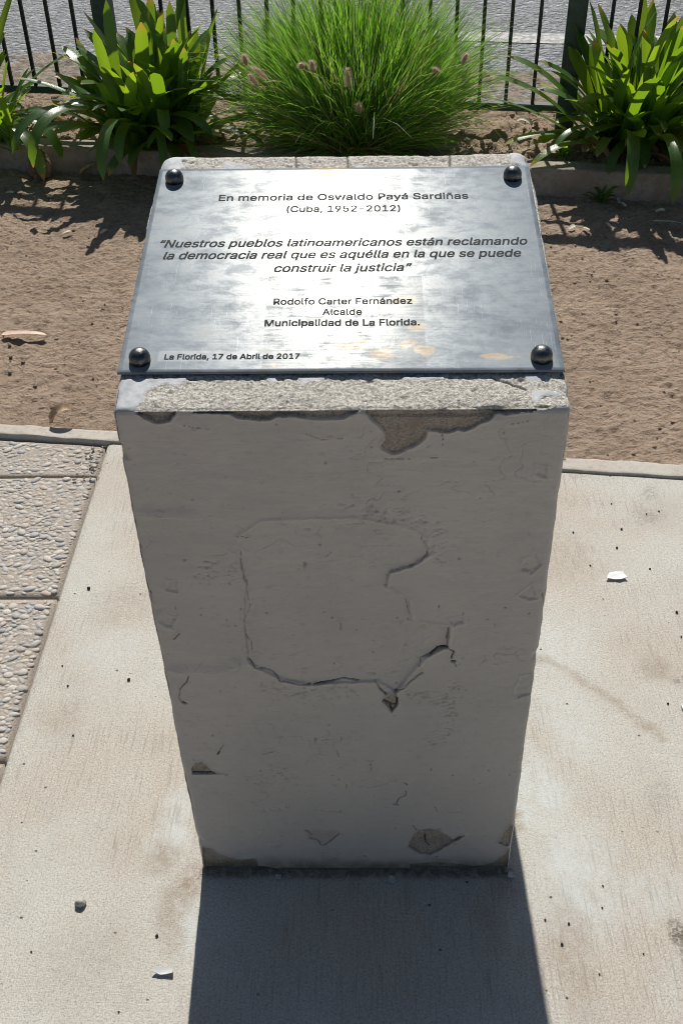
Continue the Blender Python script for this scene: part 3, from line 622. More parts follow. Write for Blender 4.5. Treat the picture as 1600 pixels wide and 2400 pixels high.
PW, PH, PT = 0.5035, 0.4025, 0.003
def plaque_mat():
    M = Mat("scratched_steel")
    co = M.co()
    sep = M.n("ShaderNodeSeparateXYZ"); M.l(co, sep.inputs[0]); X, Y = sep.outputs[0], sep.outputs[1]
    cloud = M.noise(10, 7, 0.70, M.co((.8, 1.3, 1)), 0.15); cloud2 = M.noise(40, 7, 0.72, M.co((.7, 1.25, 1)), 0.25)
    streak = M.noise(1.0, 5, 0.62, M.co((9, 260, 1))); scr = M.noise(1.0, 2, 0.5, M.co((700, 22, 1), (0, 0, R(33)))); scr2 = M.noise(1.0, 2, 0.5, M.co((620, 18, 1), (0, 0, R(-52))))
    scr3 = M.noise(1.0, 2, 0.5, M.co((520, 9, 1), (0, 0, R(78))))
    scratch = M.math('MAXIMUM', M.math('MAXIMUM', M.ramp(scr, 0.66, 0.72), M.ramp(scr2, 0.67, 0.73)), M.ramp(scr3, 0.68, 0.74))
    scratch = M.math('MULTIPLY', scratch, M.ramp(M.noise(14, 3), 0.42, 0.6))
    # rectangle where a notice was once taped
    def band(v, a, b, e): return M.math('MULTIPLY', M.ramp(v, a - e, a + e), M.ramp(v, b - e, b + e, 1, 0))
    rect = M.math('MULTIPLY', band(X, -0.089, 0.098, 0.0012), band(Y, -0.01, 0.168, 0.0012))
    rect2 = M.math('MULTIPLY', band(X, -0.208, -0.095, 0.0015), band(Y, 0.018, 0.036, 0.0010))
    grime = M.math('MULTIPLY', M.ramp(cloud2, 0.50, 0.62), M.ramp(cloud, 0.42, 0.62))
    c = M.mix(M.ramp(cloud, 0.32, 0.68), (0.135, 0.16, 0.19), (0.27, 0.305, 0.335))  # bluish base colour stands in for the sky reflected by the metal
    c = M.mix(M.math('MULTIPLY', grime, 0.75), c, (0.15, 0.155, 0.15))
    c = M.mix(M.math('MULTIPLY', rect, M.ramp(cloud2, 0.40, 0.62, 0.05, 0.55)), c, (0.19, 0.19, 0.175))
    c = M.mix(M.math('MULTIPLY', rect2, 0.35), c, (0.55, 0.57, 0.58))
    c = M.mix(M.math('MULTIPLY', scratch, 0.4), c, (0.56, 0.60, 0.63))
    # resin coloured spots left by the tape
    def spot(cx, cy, r, sx=1.0):
        dx = M.math('MULTIPLY', M.math('SUBTRACT', X, cx), sx); dy = M.math('SUBTRACT', Y, cy)
        d = M.math('SQRT', M.math('ADD', M.math('MULTIPLY', dx, dx), M.math('MULTIPLY', dy, dy)))
        d = M.math('ADD', d, M.math('MULTIPLY', M.math('SUBTRACT', cloud2, 0.5), 0.055))
        return M.ramp(d, r * 0.5, r, 1, 0)
    sp = None
    for cx, cy, r, sx in [(0.083, 0.124, .010, .6), (0.090, 0.075, .007, .8), (0.077, 0.044, .011, 1), (0.092, 0.034, .010, .7), (0.015, 0.045, .010, .5), (-0.027, 0.008, .008, 1.6), (-0.075, 0.012, .006, 1), (0.185, 0.022, .006, .4), (0.05, 0.030, .008, .6), (-0.02, 0.385, .03, .5)]:
        s = spot(cx, cy, r, sx); sp = s if sp is None else M.math('MAXIMUM', sp, s)
    c = M.mix(M.math('MULTIPLY', sp, 0.55), c, (0.62, 0.42, 0.20))
    # rings of sealant round the bolts
    rg = None
    for bx in (-0.228, 0.2275):
        for by in (0.0205, 0.3755):
            dx = M.math('SUBTRACT', X, bx); dy = M.math('SUBTRACT', Y, by)
            d = M.math('SQRT', M.math('ADD', M.math('MULTIPLY', dx, dx), M.math('MULTIPLY', dy, dy)))
            r_ = M.math('MULTIPLY', M.ramp(d, .0125, .0135), M.ramp(d, .0150, .0165, 1, 0)); rg = r_ if rg is None else M.math('MAXIMUM', rg, r_)
    c = M.mix(M.math('MULTIPLY', rg, 0.45), c, (0.30, 0.28, 0.22))
    ro = M.math('ADD', 0.235, M.math('MULTIPLY', M.math('SUBTRACT', cloud, 0.5), 0.07))
    ro = M.math('ADD', ro, M.math('MULTIPLY', grime, 0.05))
    ro = M.math('SUBTRACT', ro, M.math('MULTIPLY', rect, M.ramp(cloud2, 0.35, 0.6, 0.0, 0.04)))
    ro = M.math('ADD', ro, M.math('MULTIPLY', sp, 0.03))
    h = M.math('ADD', M.math('MULTIPLY', streak, 0.12), 0.0)
    h = M.math('ADD', h, M.math('MULTIPLY', cloud2, 0.25))
    nb = M.bump(h, 0.00045)
    M.set(color=c, rough=0.6, spec=0.0, normal=nb)
    def gloss(r, wgt, tint):
        g = M.n("ShaderNodeBsdfGlossy", distribution='BECKMANN'); M.s(g.inputs['Roughness'], r); M.l(nb, g.inputs['Normal'])
        M.s(g.inputs[0], M.mix(wgt, (0, 0, 0), tint)); return g.outputs[0]
    patch = M.math('SUBTRACT', M.ramp(cloud2, 0.36, 0.60, 0.30, 1.0), M.math('MULTIPLY', M.math('MULTIPLY', rect, M.ramp(streak, .42, .6)), 0.35))
    patch = M.math('MULTIPLY', patch, M.math('SUBTRACT', 1.0, M.math('MULTIPLY', grime, 0.6)))
    patch = M.math('ADD', patch, M.math('MULTIPLY', scratch, 0.5))
    a1 = M.n("ShaderNodeAddShader"); a2 = M.n("ShaderNodeAddShader")
    M.l(M.b.outputs[0], a1.inputs[0]); M.l(gloss(0.37, M.ramp(cloud2, 0.34, 0.62, 0.50, 1.0), (0.0148, 0.0164, 0.0174)), a1.inputs[1])
    M.l(a1.outputs[0], a2.inputs[0]); M.l(gloss(ro, patch, (0.0118, 0.0115, 0.0105)), a2.inputs[1]); M.l(a2.outputs[0], M.out.inputs[0])
    return M.m

def font(name):
    try: return bpy.data.fonts.load(os.path.join(bpy.utils.system_resource('DATAFILES'), 'fonts', name))
    except Exception: return None
F_INTER = font('Inter.woff2')
CAP = [0.727]
def measure_cap():
    cu = bpy.data.curves.new("measure", 'FONT'); cu.body = "H"; cu.size = 1.0
    if F_INTER: cu.font = F_INTER
    o = bpy.data.objects.new("measure", cu); col.objects.link(o); dg = bpy.context.evaluated_depsgraph_get(); dg.update()
    me = bpy.data.meshes.new_from_object(o.evaluated_get(dg)); ys = [v.co.y for v in me.vertices]; CAP[0] = max(ys) - min(ys)
    bpy.data.objects.remove(o); bpy.data.curves.remove(cu); bpy.data.meshes.remove(me)
measure_cap()
def text_mesh(body, width, height_cap, bold, shear):
    cu = bpy.data.curves.new("inscription", 'FONT'); cu.body = body
    if F_INTER: cu.font = F_INTER
    cu.size = 1.0; cu.shear = shear; cu.extrude = 0.004; cu.resolution_u = 4; cu.space_character = 1.0
    o = bpy.data.objects.new("inscription", cu); col.objects.link(o)
    dg = bpy.context.evaluated_depsgraph_get(); dg.update()
    me = bpy.data.meshes.new_from_object(o.evaluated_get(dg))
    bpy.data.objects.remove(o); bpy.data.curves.remove(cu)
    V = np.zeros(len(me.vertices) * 3, np.float32); me.vertices.foreach_get("co", V); V = V.reshape(-1, 3)
    lo, hi = V[:, 0].min(), V[:, 0].max()
    V[:, 0] = (V[:, 0] - lo) / (hi - lo) * width
    V[:, 1] *= 0.97 * height_cap / CAP[0]
    V[:, 2] = (V[:, 2] - V[:, 2].min()) * 0.006
    me.vertices.foreach_set("co", V.ravel()); me.update()
    bm = bmesh.new()
    rx = .00012 + bold * (.011 if shear else .013); ry = .00026
    for k_, (dx, dy) in enumerate(((0, 0), (-rx, -ry), (rx, -ry), (-rx, ry), (rx, ry), (-rx, 0), (rx, 0))):                       # the engraving is a little heavier in its horizontals
        c = me.copy(); c.transform(Matrix.Translation((dx, dy, .000012 * k_))); bm.from_mesh(c); bpy.data.meshes.remove(c)
    bm.to_mesh(me); bm.free(); me.update()
    return me

def memorial():
    root = empty("memorial_pedestal")
    tag(root, "grey plastered memorial pedestal with cracked front and a bolted inscribed metal plaque", "memorial")
    plinth(root)
    MX = slope_matrix()
    # plaque
    nx, ny = 101, 81
    bev = 0.0008
    xs = np.concatenate([[-PW / 2], np.linspace(-PW / 2 + bev, PW / 2 - bev, nx), [PW / 2]]); ys = np.concatenate([[0], np.linspace(bev, PH - bev, ny), [PH]])
    X, Y = np.meshgrid(xs, ys, indexing='ij'); Z = np.full(X.shape, PT)
    Z[0] -= bev; Z[-1] -= bev; Z[:, 0] -= bev; Z[:, -1] -= bev
    P = np.stack([X.ravel(), Y.ravel(), Z.ravel()], 1)
    P[:, 2] += 0.00008 * fbm(P, 6, 2, 301)
    a, b = X.shape; I = np.arange(a * b).reshape(a, b)
    loop = np.concatenate([I[:, 0], I[-1, 1:], I[::-1, -1][1:], I[0, ::-1][1:-1]]); dn = P[loop].copy(); dn[:, 2] = 0
    m = len(loop); k = np.arange(m); kk = (k + 1) % m
    side = np.stack([loop[k], len(P) + k, len(P) + kk, loop[kk]], 1)
    V = np.vstack([P, dn]); bot = len(V)
    me = mesh_np("plaque", V, [grid_faces(a, b), side])
    pl = link("plaque", me, plaque_mat(), root); pl.matrix_local = MX
    # the mortar pad the plaque is fixed on
    pad = bpy.data.meshes.new("mortar_pad"); bm = bmesh.new(); bmesh.ops.create_cube(bm, size=1)
    bmesh.ops.scale(bm, vec=(PW - .05, PH - .05, .0078), verts=bm.verts); bmesh.ops.translate(bm, vec=(0, PH / 2, -.0040), verts=bm.verts); bm.to_mesh(pad); bm.free()
    link("mortar_pad", pad, simple("pad_mortar", (.22, .2, .18), .95), pl)
    # inscription
    Mt = Mat("engraved_enamel"); Mt.set(color=Mt.mix(Mt.ramp(Mt.noise(60, 4), .35, .7), (0.016, 0.02, 0.022), (0.038, 0.045, 0.048)), rough=0.7, spec=0.12)
    LQ, RQ = "\u201c", "\u201d"
    lines = [("En memoria de Oswaldo Pay\u00e1 Sardi\u00f1as", .174, .828, .813, .0136, .016, 0),
             ("(Cuba, 1952-2012)", .355, .649, .748, .0132, .008, 0),
             (LQ + "Nuestros pueblos latinoamericanos est\u00e1n reclamando", .041, .963, .5675, .0152, .026, .22),
             ("la democracia real que es aqu\u00e9lla en la que se puede", .056, .943, .5075, .0152, .026, .22),
             ("construir la justicia" + RQ, .335, .672, .441, .0152, .024, .22),
             ("Rodolfo Carter Fern\u00e1ndez", .340, .668, .288, .0112, .012, 0),
             ("Alcalde", .457, .549, .240, .0112, .008, 0),
             ("Municipalidad de La Florida.", .323, .683, .192, .0112, .022, 0),
             ("La Florida, 17 de Abril de 2017", .102, .408, .0535, .0086, .016, 0)]
    for body, u0, u1, v, cap, bold, sh in lines:
        o = link("inscription", text_mesh(body, (u1 - u0) * PW, cap, bold, sh), Mt.m, pl)
        o.location = ((u0 - .5) * PW, v * PH, PT + 0.00018)
    # dome bolts: profile revolved
    Mb = Mat("darkened_bolt_steel"); Mb.set(color=Mb.mix(Mb.ramp(Mb.noise(160, 5), .4, .7), (0.10, 0.105, 0.11), (0.20, 0.20, 0.195)), metal=1.0, rough=Mb.ramp(Mb.noise(220, 4), .3, .7, .22, .48), normal=Mb.bump(Mb.noise(420, 3), .0003))  # steel colour darkened to imitate a dark reflection in the domes
    rad, hh = 0.0122, 0.0155
    prof = [(rad * .98, 0), (rad, .0008), (rad, .0045)] + [(rad * math.cos(t), .0045 + (hh - .0045) * math.sin(t)) for t in np.linspace(.12, math.pi / 2 * .97, 9)]
    n = 40; V = []; F = []
    for (r, z) in prof:
        for i in range(n): V.append((r * math.cos(2 * math.pi * i / n), r * math.sin(2 * math.pi * i / n), z))
    V.append((0, 0, hh)); 
    F4 = np.array([(j * n + i, j * n + (i + 1) % n, (j + 1) * n + (i + 1) % n, (j + 1) * n + i) for j in range(len(prof) - 1) for i in range(n)])
    l = (len(prof) - 1) * n; F3 = np.array([(l + i, l + (i + 1) % n, len(V) - 1) for i in range(n)])
    bme = mesh_np("bolt", V, [F4, F3])
    first = True
    for bx in (-0.228, 0.2275):
        for by in (0.0205, 0.3755):
            o = bpy.data.objects.new("bolt", bme); col.objects.link(o)
            if first: bme.materials.append(Mb.m); first = False
            o.parent = pl; o.location = (bx, by, PT + .0001); o.rotation_euler = (0, 0, bx * 7 + by * 5)
    return root
memorial()

# ------------------------------------------------------------------ FENCE
def bar_mesh(name, cx, cy, w, d, z0, z1, rz, bev=0.0012):
    bm = bmesh.new(); bmesh.ops.create_cube(bm, size=1)
    bmesh.ops.scale(bm, vec=(w, d, z1 - z0), verts=bm.verts)
    bmesh.ops.bevel(bm, geom=bm.edges[:], offset=bev, segments=1, affect='EDGES')
    bmesh.ops.rotate(bm, cent=(0, 0, 0), matrix=Matrix.Rotation(rz, 3, 'Z'), verts=bm.verts)
    bmesh.ops.translate(bm, vec=(cx, cy, (z0 + z1) / 2), verts=bm.verts)
    me = bpy.data.meshes.new(name); bm.to_mesh(me); bm.free(); return me
def fence():
    Mg = simple("green_fence_paint", (0.016, 0.062, 0.045), 0.45, 0, 0.3, 40, 0.5)
    Mk = simple("shaded_bar_paint", (0.012, 0.022, 0.018), 0.5, 0, 0.3, 60, 0.4)  # black-green with the bars' backlit shade put into the colour
    rz = math.atan(-0.155)
    root = empty("metal_fence", (0, 3.31, 0.09))
    tag(root, "dark green metal railing fence with thin vertical bars between garden bed and street", "fence")
    def part(name, me, m):
        o = link(name, me, m, root); o.matrix_parent_inverse = Matrix.Translation((0, -3.31, -0.09)); return o
    posts = [-3.16, -0.985, 0.826, 2.99]
    for x in posts: part("post", bar_mesh("post", x, fence_y(x), .070, .070, .0, .985, rz, .004), Mg)
    seen = [-1.322, -1.218, -1.112, -0.852, -0.748, -0.644, -0.543, -0.438, -0.33, -0.227, -0.121, -0.017, 0.085, 0.188, 0.291, 0.391, 0.492, 0.594, 0.697, 0.952, 1.046, 1.141]
    xs = seen + list(np.arange(1.243, 2.86, 0.102)) + list(np.arange(-1.426, -3.0, -0.104))
    for x in xs: part("bar", bar_mesh("bar", x, fence_y(x), .0135, .0135, .199, .905, rz), Mk)
    for x0, x1 in zip(posts[:-1], posts[1:]):
        cx = (x0 + x1) / 2; L = (x1 - x0) / math.cos(rz) - .070
        part("bottom_rail", bar_mesh("bottom_rail", cx, fence_y(cx), L, .030, .170, .1985, rz), Mg)
        part("middle_rail", bar_mesh("middle_rail", cx, fence_y(cx) - .013, L, .0125, .745, .772, rz), Mg)
        part("top_rail", bar_mesh("top_rail", cx, fence_y(cx), L, .050, .9055, .955, rz, .003), Mg)
fence()

# ------------------------------------------------------------------ PLANTS
def leaf_mat():
    M = Mat("strap_leaf")
    t = M.attr('along'); rnd = M.attr('rnd'); dry = M.attr('dry'); ac = M.attr('across')
    n = M.noise(60, 4, 0.6)
    g = M.mix(rnd, (0.026, 0.085, 0.026), (0.058, 0.145, 0.036))
    g = M.mix(M.ramp(n, .4, .7, 0, .3), g, (0.10, 0.19, 0.04))
    g = M.mix(M.ramp(M.math('ABSOLUTE', ac), 0.0, 0.14, 0.5, 0), g, (0.11, 0.21, 0.06))
    tipf = M.ramp(M.math('ADD', t, M.math('MULTIPLY', M.math('SUBTRACT', n, .5), .12)), M.math('SUBTRACT', 1.02, M.math('MULTIPLY', dry, .17)), M.math('SUBTRACT', 1.05, M.math('MULTIPLY', dry, .11)))
    yl = M.mix(M.ramp(t, .93, .985), (0.42, 0.36, 0.03), (0.42, 0.23, 0.10))
    c = M.mix(tipf, g, yl)
    c = M.mix(M.ramp(dry, .955, .97), c, M.mix(n, (0.36, 0.24, 0.10), (0.20, 0.11, 0.05)))
    M.set(color=c, rough=0.34, spec=0.55, normal=M.bump(M.noise(1.0, 3, .6, M.co((160, 160, 160))), .0008))
    tr = M.n("ShaderNodeBsdfTranslucent")
    tc = M.mix(tipf, M.mix(rnd, (0.27, 0.50, 0.014), (0.48, 0.70, 0.03)), (0.60, 0.45, 0.05))
    tc = M.mix(M.ramp(dry, .955, .97), tc, (0.30, 0.17, 0.07))
    M.l(tc, tr.inputs[0])
    mx = M.n("ShaderNodeMixShader"); mx.inputs[0].default_value = 0.41
    M.l(M.b.outputs[0], mx.inputs[1]); M.l(tr.outputs[0], mx.inputs[2]); M.l(mx.outputs[0], M.out.inputs[0])
    return M.m
M_LEAF = leaf_mat()
def ribbon(V, F, A, base, az, el, L, w, droop, seg, rnd, dry, fold=0.25, twist=0.0, side=0.0, bend=0.0, kink=None):
    """one strap leaf: follows an arc in the vertical plane of azimuth az"""
    p = np.array(base, float); e = el; off = len(V); a = az
    for i in range(seg + 1):
        t = i / seg
        d = np.array([math.cos(e) * math.cos(a), math.cos(e) * math.sin(a), math.sin(e)])
        sd = np.array([-math.sin(a), math.cos(a), 0]); up = np.cross(sd, d) * -1
        up = np.cross(d, sd)
        tw = twist * t; sd2 = sd * math.cos(tw) + up * math.sin(tw); up2 = -sd * math.sin(tw) + up * math.cos(tw)
        prof = min(1, (t * 5 + .55)) * (1 - max(0, (t - .78) / .22) ** 2.4) ** .6 if t < 1 else 0.10
        ww = w * .5 * max(.04, prof)
        for k in (-1, -.5, 0, .5, 1):
            V.append(p + sd2 * ww * k + up2 * (abs(k) * fold * ww * (1 - .5 * t)))
            A['along'].append(t); A['rnd'].append(rnd); A['dry'].append(dry); A['across'].append(k)
        if i < seg:
            for k in range(4): q = off + i * 5 + k; F.append((q, q + 1, q + 6, q + 5))
        st = L / seg
        p = p + d * st
        e -= droop * st * (0.35 + 1.6 * t) / L
        if kink and abs(t - kink[0]) < .5 / seg: e -= kink[1]
        a += bend * st / L
        if e < -1.45: e = -1.45
def agapanthus(name, loc, seed, n, label, size=1.0, extra=()):
    rs = random.Random(seed); root = empty(name, loc); tag(root, label, "plant", "agapanthus clumps in the garden bed")
    V, F, A = [], [], dict(along=[], rnd=[], dry=[], across=[])
    DV, DF, DA = [], [], dict(along=[], rnd=[], dry=[], across=[])
    fans = [(rs.gauss(0, .075), rs.gauss(0, .06)) for _ in range(9)]
    for i in range(n):
        fx, fy = fans[i % len(fans)]
        k = rs.random()
        az = rs.uniform(0, 2 * math.pi); out = rs.random()
        el = R(88 - 66 * out ** .9 + rs.uniform(-6, 6)); L = rs.uniform(.34, .50) * (1.06 - .36 * out) * size; w = rs.uniform(.034, .052) * size
        droop = rs.uniform(.1, .55) + out * rs.uniform(.3, 1.3)
        dry = rs.random() ** 1.2 * .85
        kink = (rs.uniform(.5, .8), rs.uniform(.3, .9)) if rs.random() < .12 else None
        ribbon(V, F, A, (fx + .03 * math.cos(az), fy + .03 * math.sin(az), rs.uniform(-.01, .07)), az, el, L, w, droop, 12, rs.random(), dry, rs.uniform(.12, .4), rs.uniform(-.5, .5), 0, rs.uniform(-.4, .4), kink)
    for (bx, by, az, el, L, w, droop, dry) in extra:
        ribbon(V, F, A, (bx, by, 0), R(az), R(el), L, w, droop, 16, rs.random(), dry, .22, rs.uniform(-.3, .3))
    for i in range(9):
        az = rs.uniform(math.pi * .9, 2.1 * math.pi); ribbon(DV, DF, DA, (rs.gauss(0, .09), rs.gauss(0, .05), .01), az, R(rs.uniform(5, 40)), rs.uniform(.16, .30), rs.uniform(.012, .024), rs.uniform(1.2, 2.4), 10, rs.random(), .98, .7, rs.uniform(-2, 2))
    link("foliage", mesh_np("foliage", np.array(V), np.array(F), A), M_LEAF, root)
    link("dry_leaf", mesh_np("dry_leaf", np.array(DV), np.array(DF), DA), M_LEAF, root)
    return root
agapanthus("agapanthus_plant", (-0.77, 3.11, 0.10), 3, 165, "dense strap-leaved plant beside the tall grass tuft, its long leaf drooping over the kerb",
           1.0, [(-.12, -.06, 235, 62, .62, .046, 2.6, .35), (-.05, -.08, 262, 58, .58, .046, 2.5, .1), (-.09, -.04, 215, 55, .60, .045, 2.2, .2), (.03, -.09, 282, 55, .46, .032, 2.9, .3), (.10, -.07, 292, 40, .40, .030, 2.6, .4),
                 (-.05, 0, 172, 38, .55, .034, .6, .75), (-.04, .02, 165, 30, .48, .036, .7, .6), (.05, 0, 20, 45, .48, .036, .9, .3), (.06, -.02, -5, 35, .46, .034, .8, .4), (.05, -.03, -20, 30, .44, .034, 1.1, .2), (-.02, -.10, 258, 70, .40, .042, 2.9, 0.0)])
agapanthus("agapanthus_plant", (1.06, 3.00, 0.09), 8, 165, "dense strap-leaved plant in front of the green fence post, right of the pedestal",
           1.0, [(-.05, -.07, 262, 58, .52, .046, 2.9, .3), (.02, -.09, 275, 55, .54, .042, 2.9, .4), (-.14, 0, 172, 48, .52, .034, .8, .7), (-.15, .02, 165, 30, .54, .032, .6, .8), (-.12, .04, 160, 55, .5, .036, .8, .5), (-.08, -.02, 185, 25, .44, .034, .9, .75), (-.06, -.04, 205, 28, .42, .036, 1.2, .6), (-.02, .05, 120, 72, .52, .032, .5, .7), (.03, .05, 100, 80, .55, .032, .4, .3)])
agapanthus("agapanthus_plant", (-1.50, 3.26, 0.09), 15, 85, "strap-leaved plant cut off by the picture's left border, behind the kerb",
           0.66, [(0.05, 0, 20, 50, .5, .036, .7, .3), (0.06, -.05, -35, 45, .50, .046, 2.2, .3), (0.06, -.07, -48, 42, .52, .046, 2.4, .5), (0.06, -.03, -10, 35, .45, .038, 1.2, .5), (0.02, .03, 50, 72, .55, .032, .4, .4), (0.07, 0, 5, 28, .42, .036, .9, .9)])

def fountain_grass():
    rs = np.random.RandomState(5); n = 8500
    root = empty("fountain_grass", (0.015, 3.10, 0.09))
    tag(root, "tall bright green fountain grass tuft with pink seed heads behind the pedestal", "grass tuft")
    M = Mat("grass_blade")
    rnd, t, dry = M.attr('rnd'), M.attr('along'), M.attr('dry')
    g = M.mix(rnd, (0.07, 0.17, 0.035), (0.19, 0.32, 0.09)); g = M.mix(dry, g, (0.42, 0.36, 0.20))
    M.set(color=g, rough=0.42, spec=0.5)
    tr = M.n("ShaderNodeBsdfTranslucent"); M.l(M.mix(dry, M.mix(rnd, (0.22, 0.56, 0.03), (0.46, 0.76, 0.10)), (0.45, 0.36, 0.18)), tr.inputs[0])
    mx = M.n("ShaderNodeMixShader"); mx.inputs[0].default_value = .52
    M.l(M.b.outputs[0], mx.inputs[1]); M.l(tr.outputs[0], mx.inputs[2]); M.l(mx.outputs[0], M.out.inputs[0])
    S = 7
    az = rs.uniform(0, 2 * np.pi, n); u = rs.rand(n)
    rb = u ** .6; ba = az + rs.normal(0, .35, n)
    base = np.stack([rb * np.cos(ba) * .215, rb * np.sin(ba) * .15, rs.uniform(-.01, .02, n)], 1)
    el = np.radians(np.clip(90 - 46 * rb ** 1.6 + rs.normal(0, 11, n), 2, 90))
    L = rs.uniform(.34, .60, n) * (0.62 + .46 * np.sin(el)); stray = rs.rand(n) < .08; L[stray] *= rs.uniform(1.05, 1.3, stray.sum())
    short = rs.rand(n) < .16; L[short] *= rs.uniform(.35, .7, short.sum()); el[short] = np.radians(rs.uniform(5, 60, short.sum()))
    w = rs.uniform(.0027, .0052, n); droop = rs.uniform(.1, .9, n) * (0.5 + .6 * np.cos(el)); droop[stray] += rs.uniform(.2, 1.0, stray.sum())
    dry = (rs.rand(n) < .06) * 1.0; rnd_ = rs.rand(n)
    low = (u > .8) & (rs.rand(n) < .25); dry[low] = .7
    tws = rs.uniform(0, np.pi, n); bend = rs.normal(0, .25, n)
    P = base.copy(); e = el.copy(); a = az.copy(); V = np.zeros((n, S + 1, 2, 3)); T = np.zeros((n, S + 1, 2))
    for i in range(S + 1):
        tt = i / S
        d = np.stack([np.cos(e) * np.cos(a), np.cos(e) * np.sin(a), np.sin(e)], 1)
        s1 = np.stack([-np.sin(a), np.cos(a), 0 * a], 1); s2 = np.cross(d, s1)
        sd = s1 * np.cos(tws)[:, None] + s2 * np.sin(tws)[:, None]
        ww = (w * .5 * (1 - tt ** 2 * .92))[:, None]
        V[:, i, 0] = P - sd * ww; V[:, i, 1] = P + sd * ww; T[:, i] = tt
        P = P + d * (L / S)[:, None]; e = np.maximum(e - droop * (.2 + 1.5 * tt) / S * 1.3, -1.2); a = a + bend / S
        P[:, 2] = np.maximum(P[:, 2], .004)
    k = np.arange(n)[:, None] * (S + 1) * 2 + np.arange(S)[None] * 2; k = k.ravel()
    F = np.stack([k, k + 1, k + 3, k + 2], 1)
    rep = lambda x: np.repeat(x, (S + 1) * 2)
    link("blades", mesh_np("blades", V.reshape(-1, 3), F, dict(along=T.ravel(), rnd=rep(rnd_), dry=rep(dry))), M.m, root)
    # seed heads: bristly spindles on stalks
    Ms = Mat("seed_head"); Ms.set(color=Ms.mix(Ms.ramp(Ms.noise(200, 3), .35, .65), (0.70, 0.57, 0.51), (0.82, 0.73, 0.66)), rough=.8, spec=.2)
    tr = Ms.n("ShaderNodeBsdfTranslucent"); tr.inputs[0].default_value = (.85, .70, .60, 1); mx = Ms.n("ShaderNodeMixShader"); mx.inputs[0].default_value = .7
    Ms.l(Ms.b.outputs[0], mx.inputs[1]); Ms.l(tr.outputs[0], mx.inputs[2]); Ms.l(mx.outputs[0], Ms.out.inputs[0])
    ends = [((-0.334, 2.68, 0.5), (-0.283, 2.68, 0.456)), ((-0.136, 2.68, 0.514), (-0.131, 2.68, 0.477)), ((-0.017, 2.70, 0.484), (-0.012, 2.70, 0.418)), ((0.018, 2.70, 0.367), (0.024, 2.70, 0.334)), ((-0.352, 2.74, 0.457), (-0.325, 2.74, 0.416)), ((0.38, 2.68, 0.53), (0.367, 2.68, 0.499)), ((-0.172, 2.68, 0.506), (-0.167, 2.68, 0.489)), ((0.281, 2.68, 0.483), (0.276, 2.68, 0.472)), ((-0.361, 2.68, 0.537), (-0.352, 2.68, 0.503))]
    o0 = np.array([0.015, 3.10, 0.09])
    for tip, bt in ends:
        tip = np.array(tip) - o0; bt = np.array(bt) - o0; ax = tip - bt; L_ = np.linalg.norm(ax); ax /= L_
        s = np.cross(ax, [0, 1, 0.2]); s /= np.linalg.norm(s); r = np.cross(ax, s); V = []; F = []
        for i in range(420):
            tt = rs.rand(); c = bt + ax * L_ * tt; ph = rs.uniform(0, 6.28); o_ = s * math.cos(ph) + r * math.sin(ph)
            rr = .0115 * (math.sin(math.pi * min(1, .12 + .8 * tt)) ** .6 + .15); q = c + o_ * rr * 1.6 + ax * rs.uniform(.003, .008)
            sdv = np.cross(o_, ax) * .0009; b = len(V); V += [c - sdv, c + sdv, q]; F.append((b, b + 1, b + 2))
        # spindle core and stalk
        b = len(V); st = [np.array([tip[0] * .15, tip[1] * .15, 0])]; mid = (st[0] + bt) / 2 + np.array([0, 0, .06]); chain = [st[0], st[0] * .6 + mid * .4 + np.array([0, 0, .03]), mid, mid * .4 + bt * .6 + np.array([0, 0, .02]), bt, bt + ax * L_ * .3, bt + ax * L_ * .7, tip]
        rad = [.0012, .0012, .0011, .001, .0012, .0062, .006, .001]
        for c, rr in zip(chain, rad):
            for j in range(6): V.append(c + (s * math.cos(j * 1.047) + r * math.sin(j * 1.047)) * rr)
        F4 = [(b + i * 6 + j, b + i * 6 + (j + 1) % 6, b + (i + 1) * 6 + (j + 1) % 6, b + (i + 1) * 6 + j) for i in range(len(chain) - 1) for j in range(6)]
        link("seed_head", mesh_np("seed_head", np.array(V), [np.array(F), np.array(F4)]), Ms.m, root)
fountain_grass()

def weed(loc, seed, label, n=14, sz=.07):
    rs = random.Random(seed); root = empty("weed", loc); tag(root, label, "weed")
    V, F, A = [], [], dict(along=[], rnd=[], dry=[], across=[])
    for i in range(n): ribbon(V, F, A, (rs.gauss(0, .006), rs.gauss(0, .006), 0), rs.uniform(0, 6.28), R(rs.uniform(25, 80)), rs.uniform(.5, 1) * sz, rs.uniform(.010, .018), rs.uniform(.5, 1.8), 6, rs.random(), rs.random() * .5, .2)
    link("foliage", mesh_np("foliage", np.array(V), np.array(F), A), M_LEAF, root)
weed((0.775, 2.90, 0.10), 2, "small green weed growing behind the kerb beside the right strap-leaved plant", 16, .075)
weed((0.900, 2.70, 0.005), 4, "small dark weed at the foot of the kerb's shaded face", 14, .09)

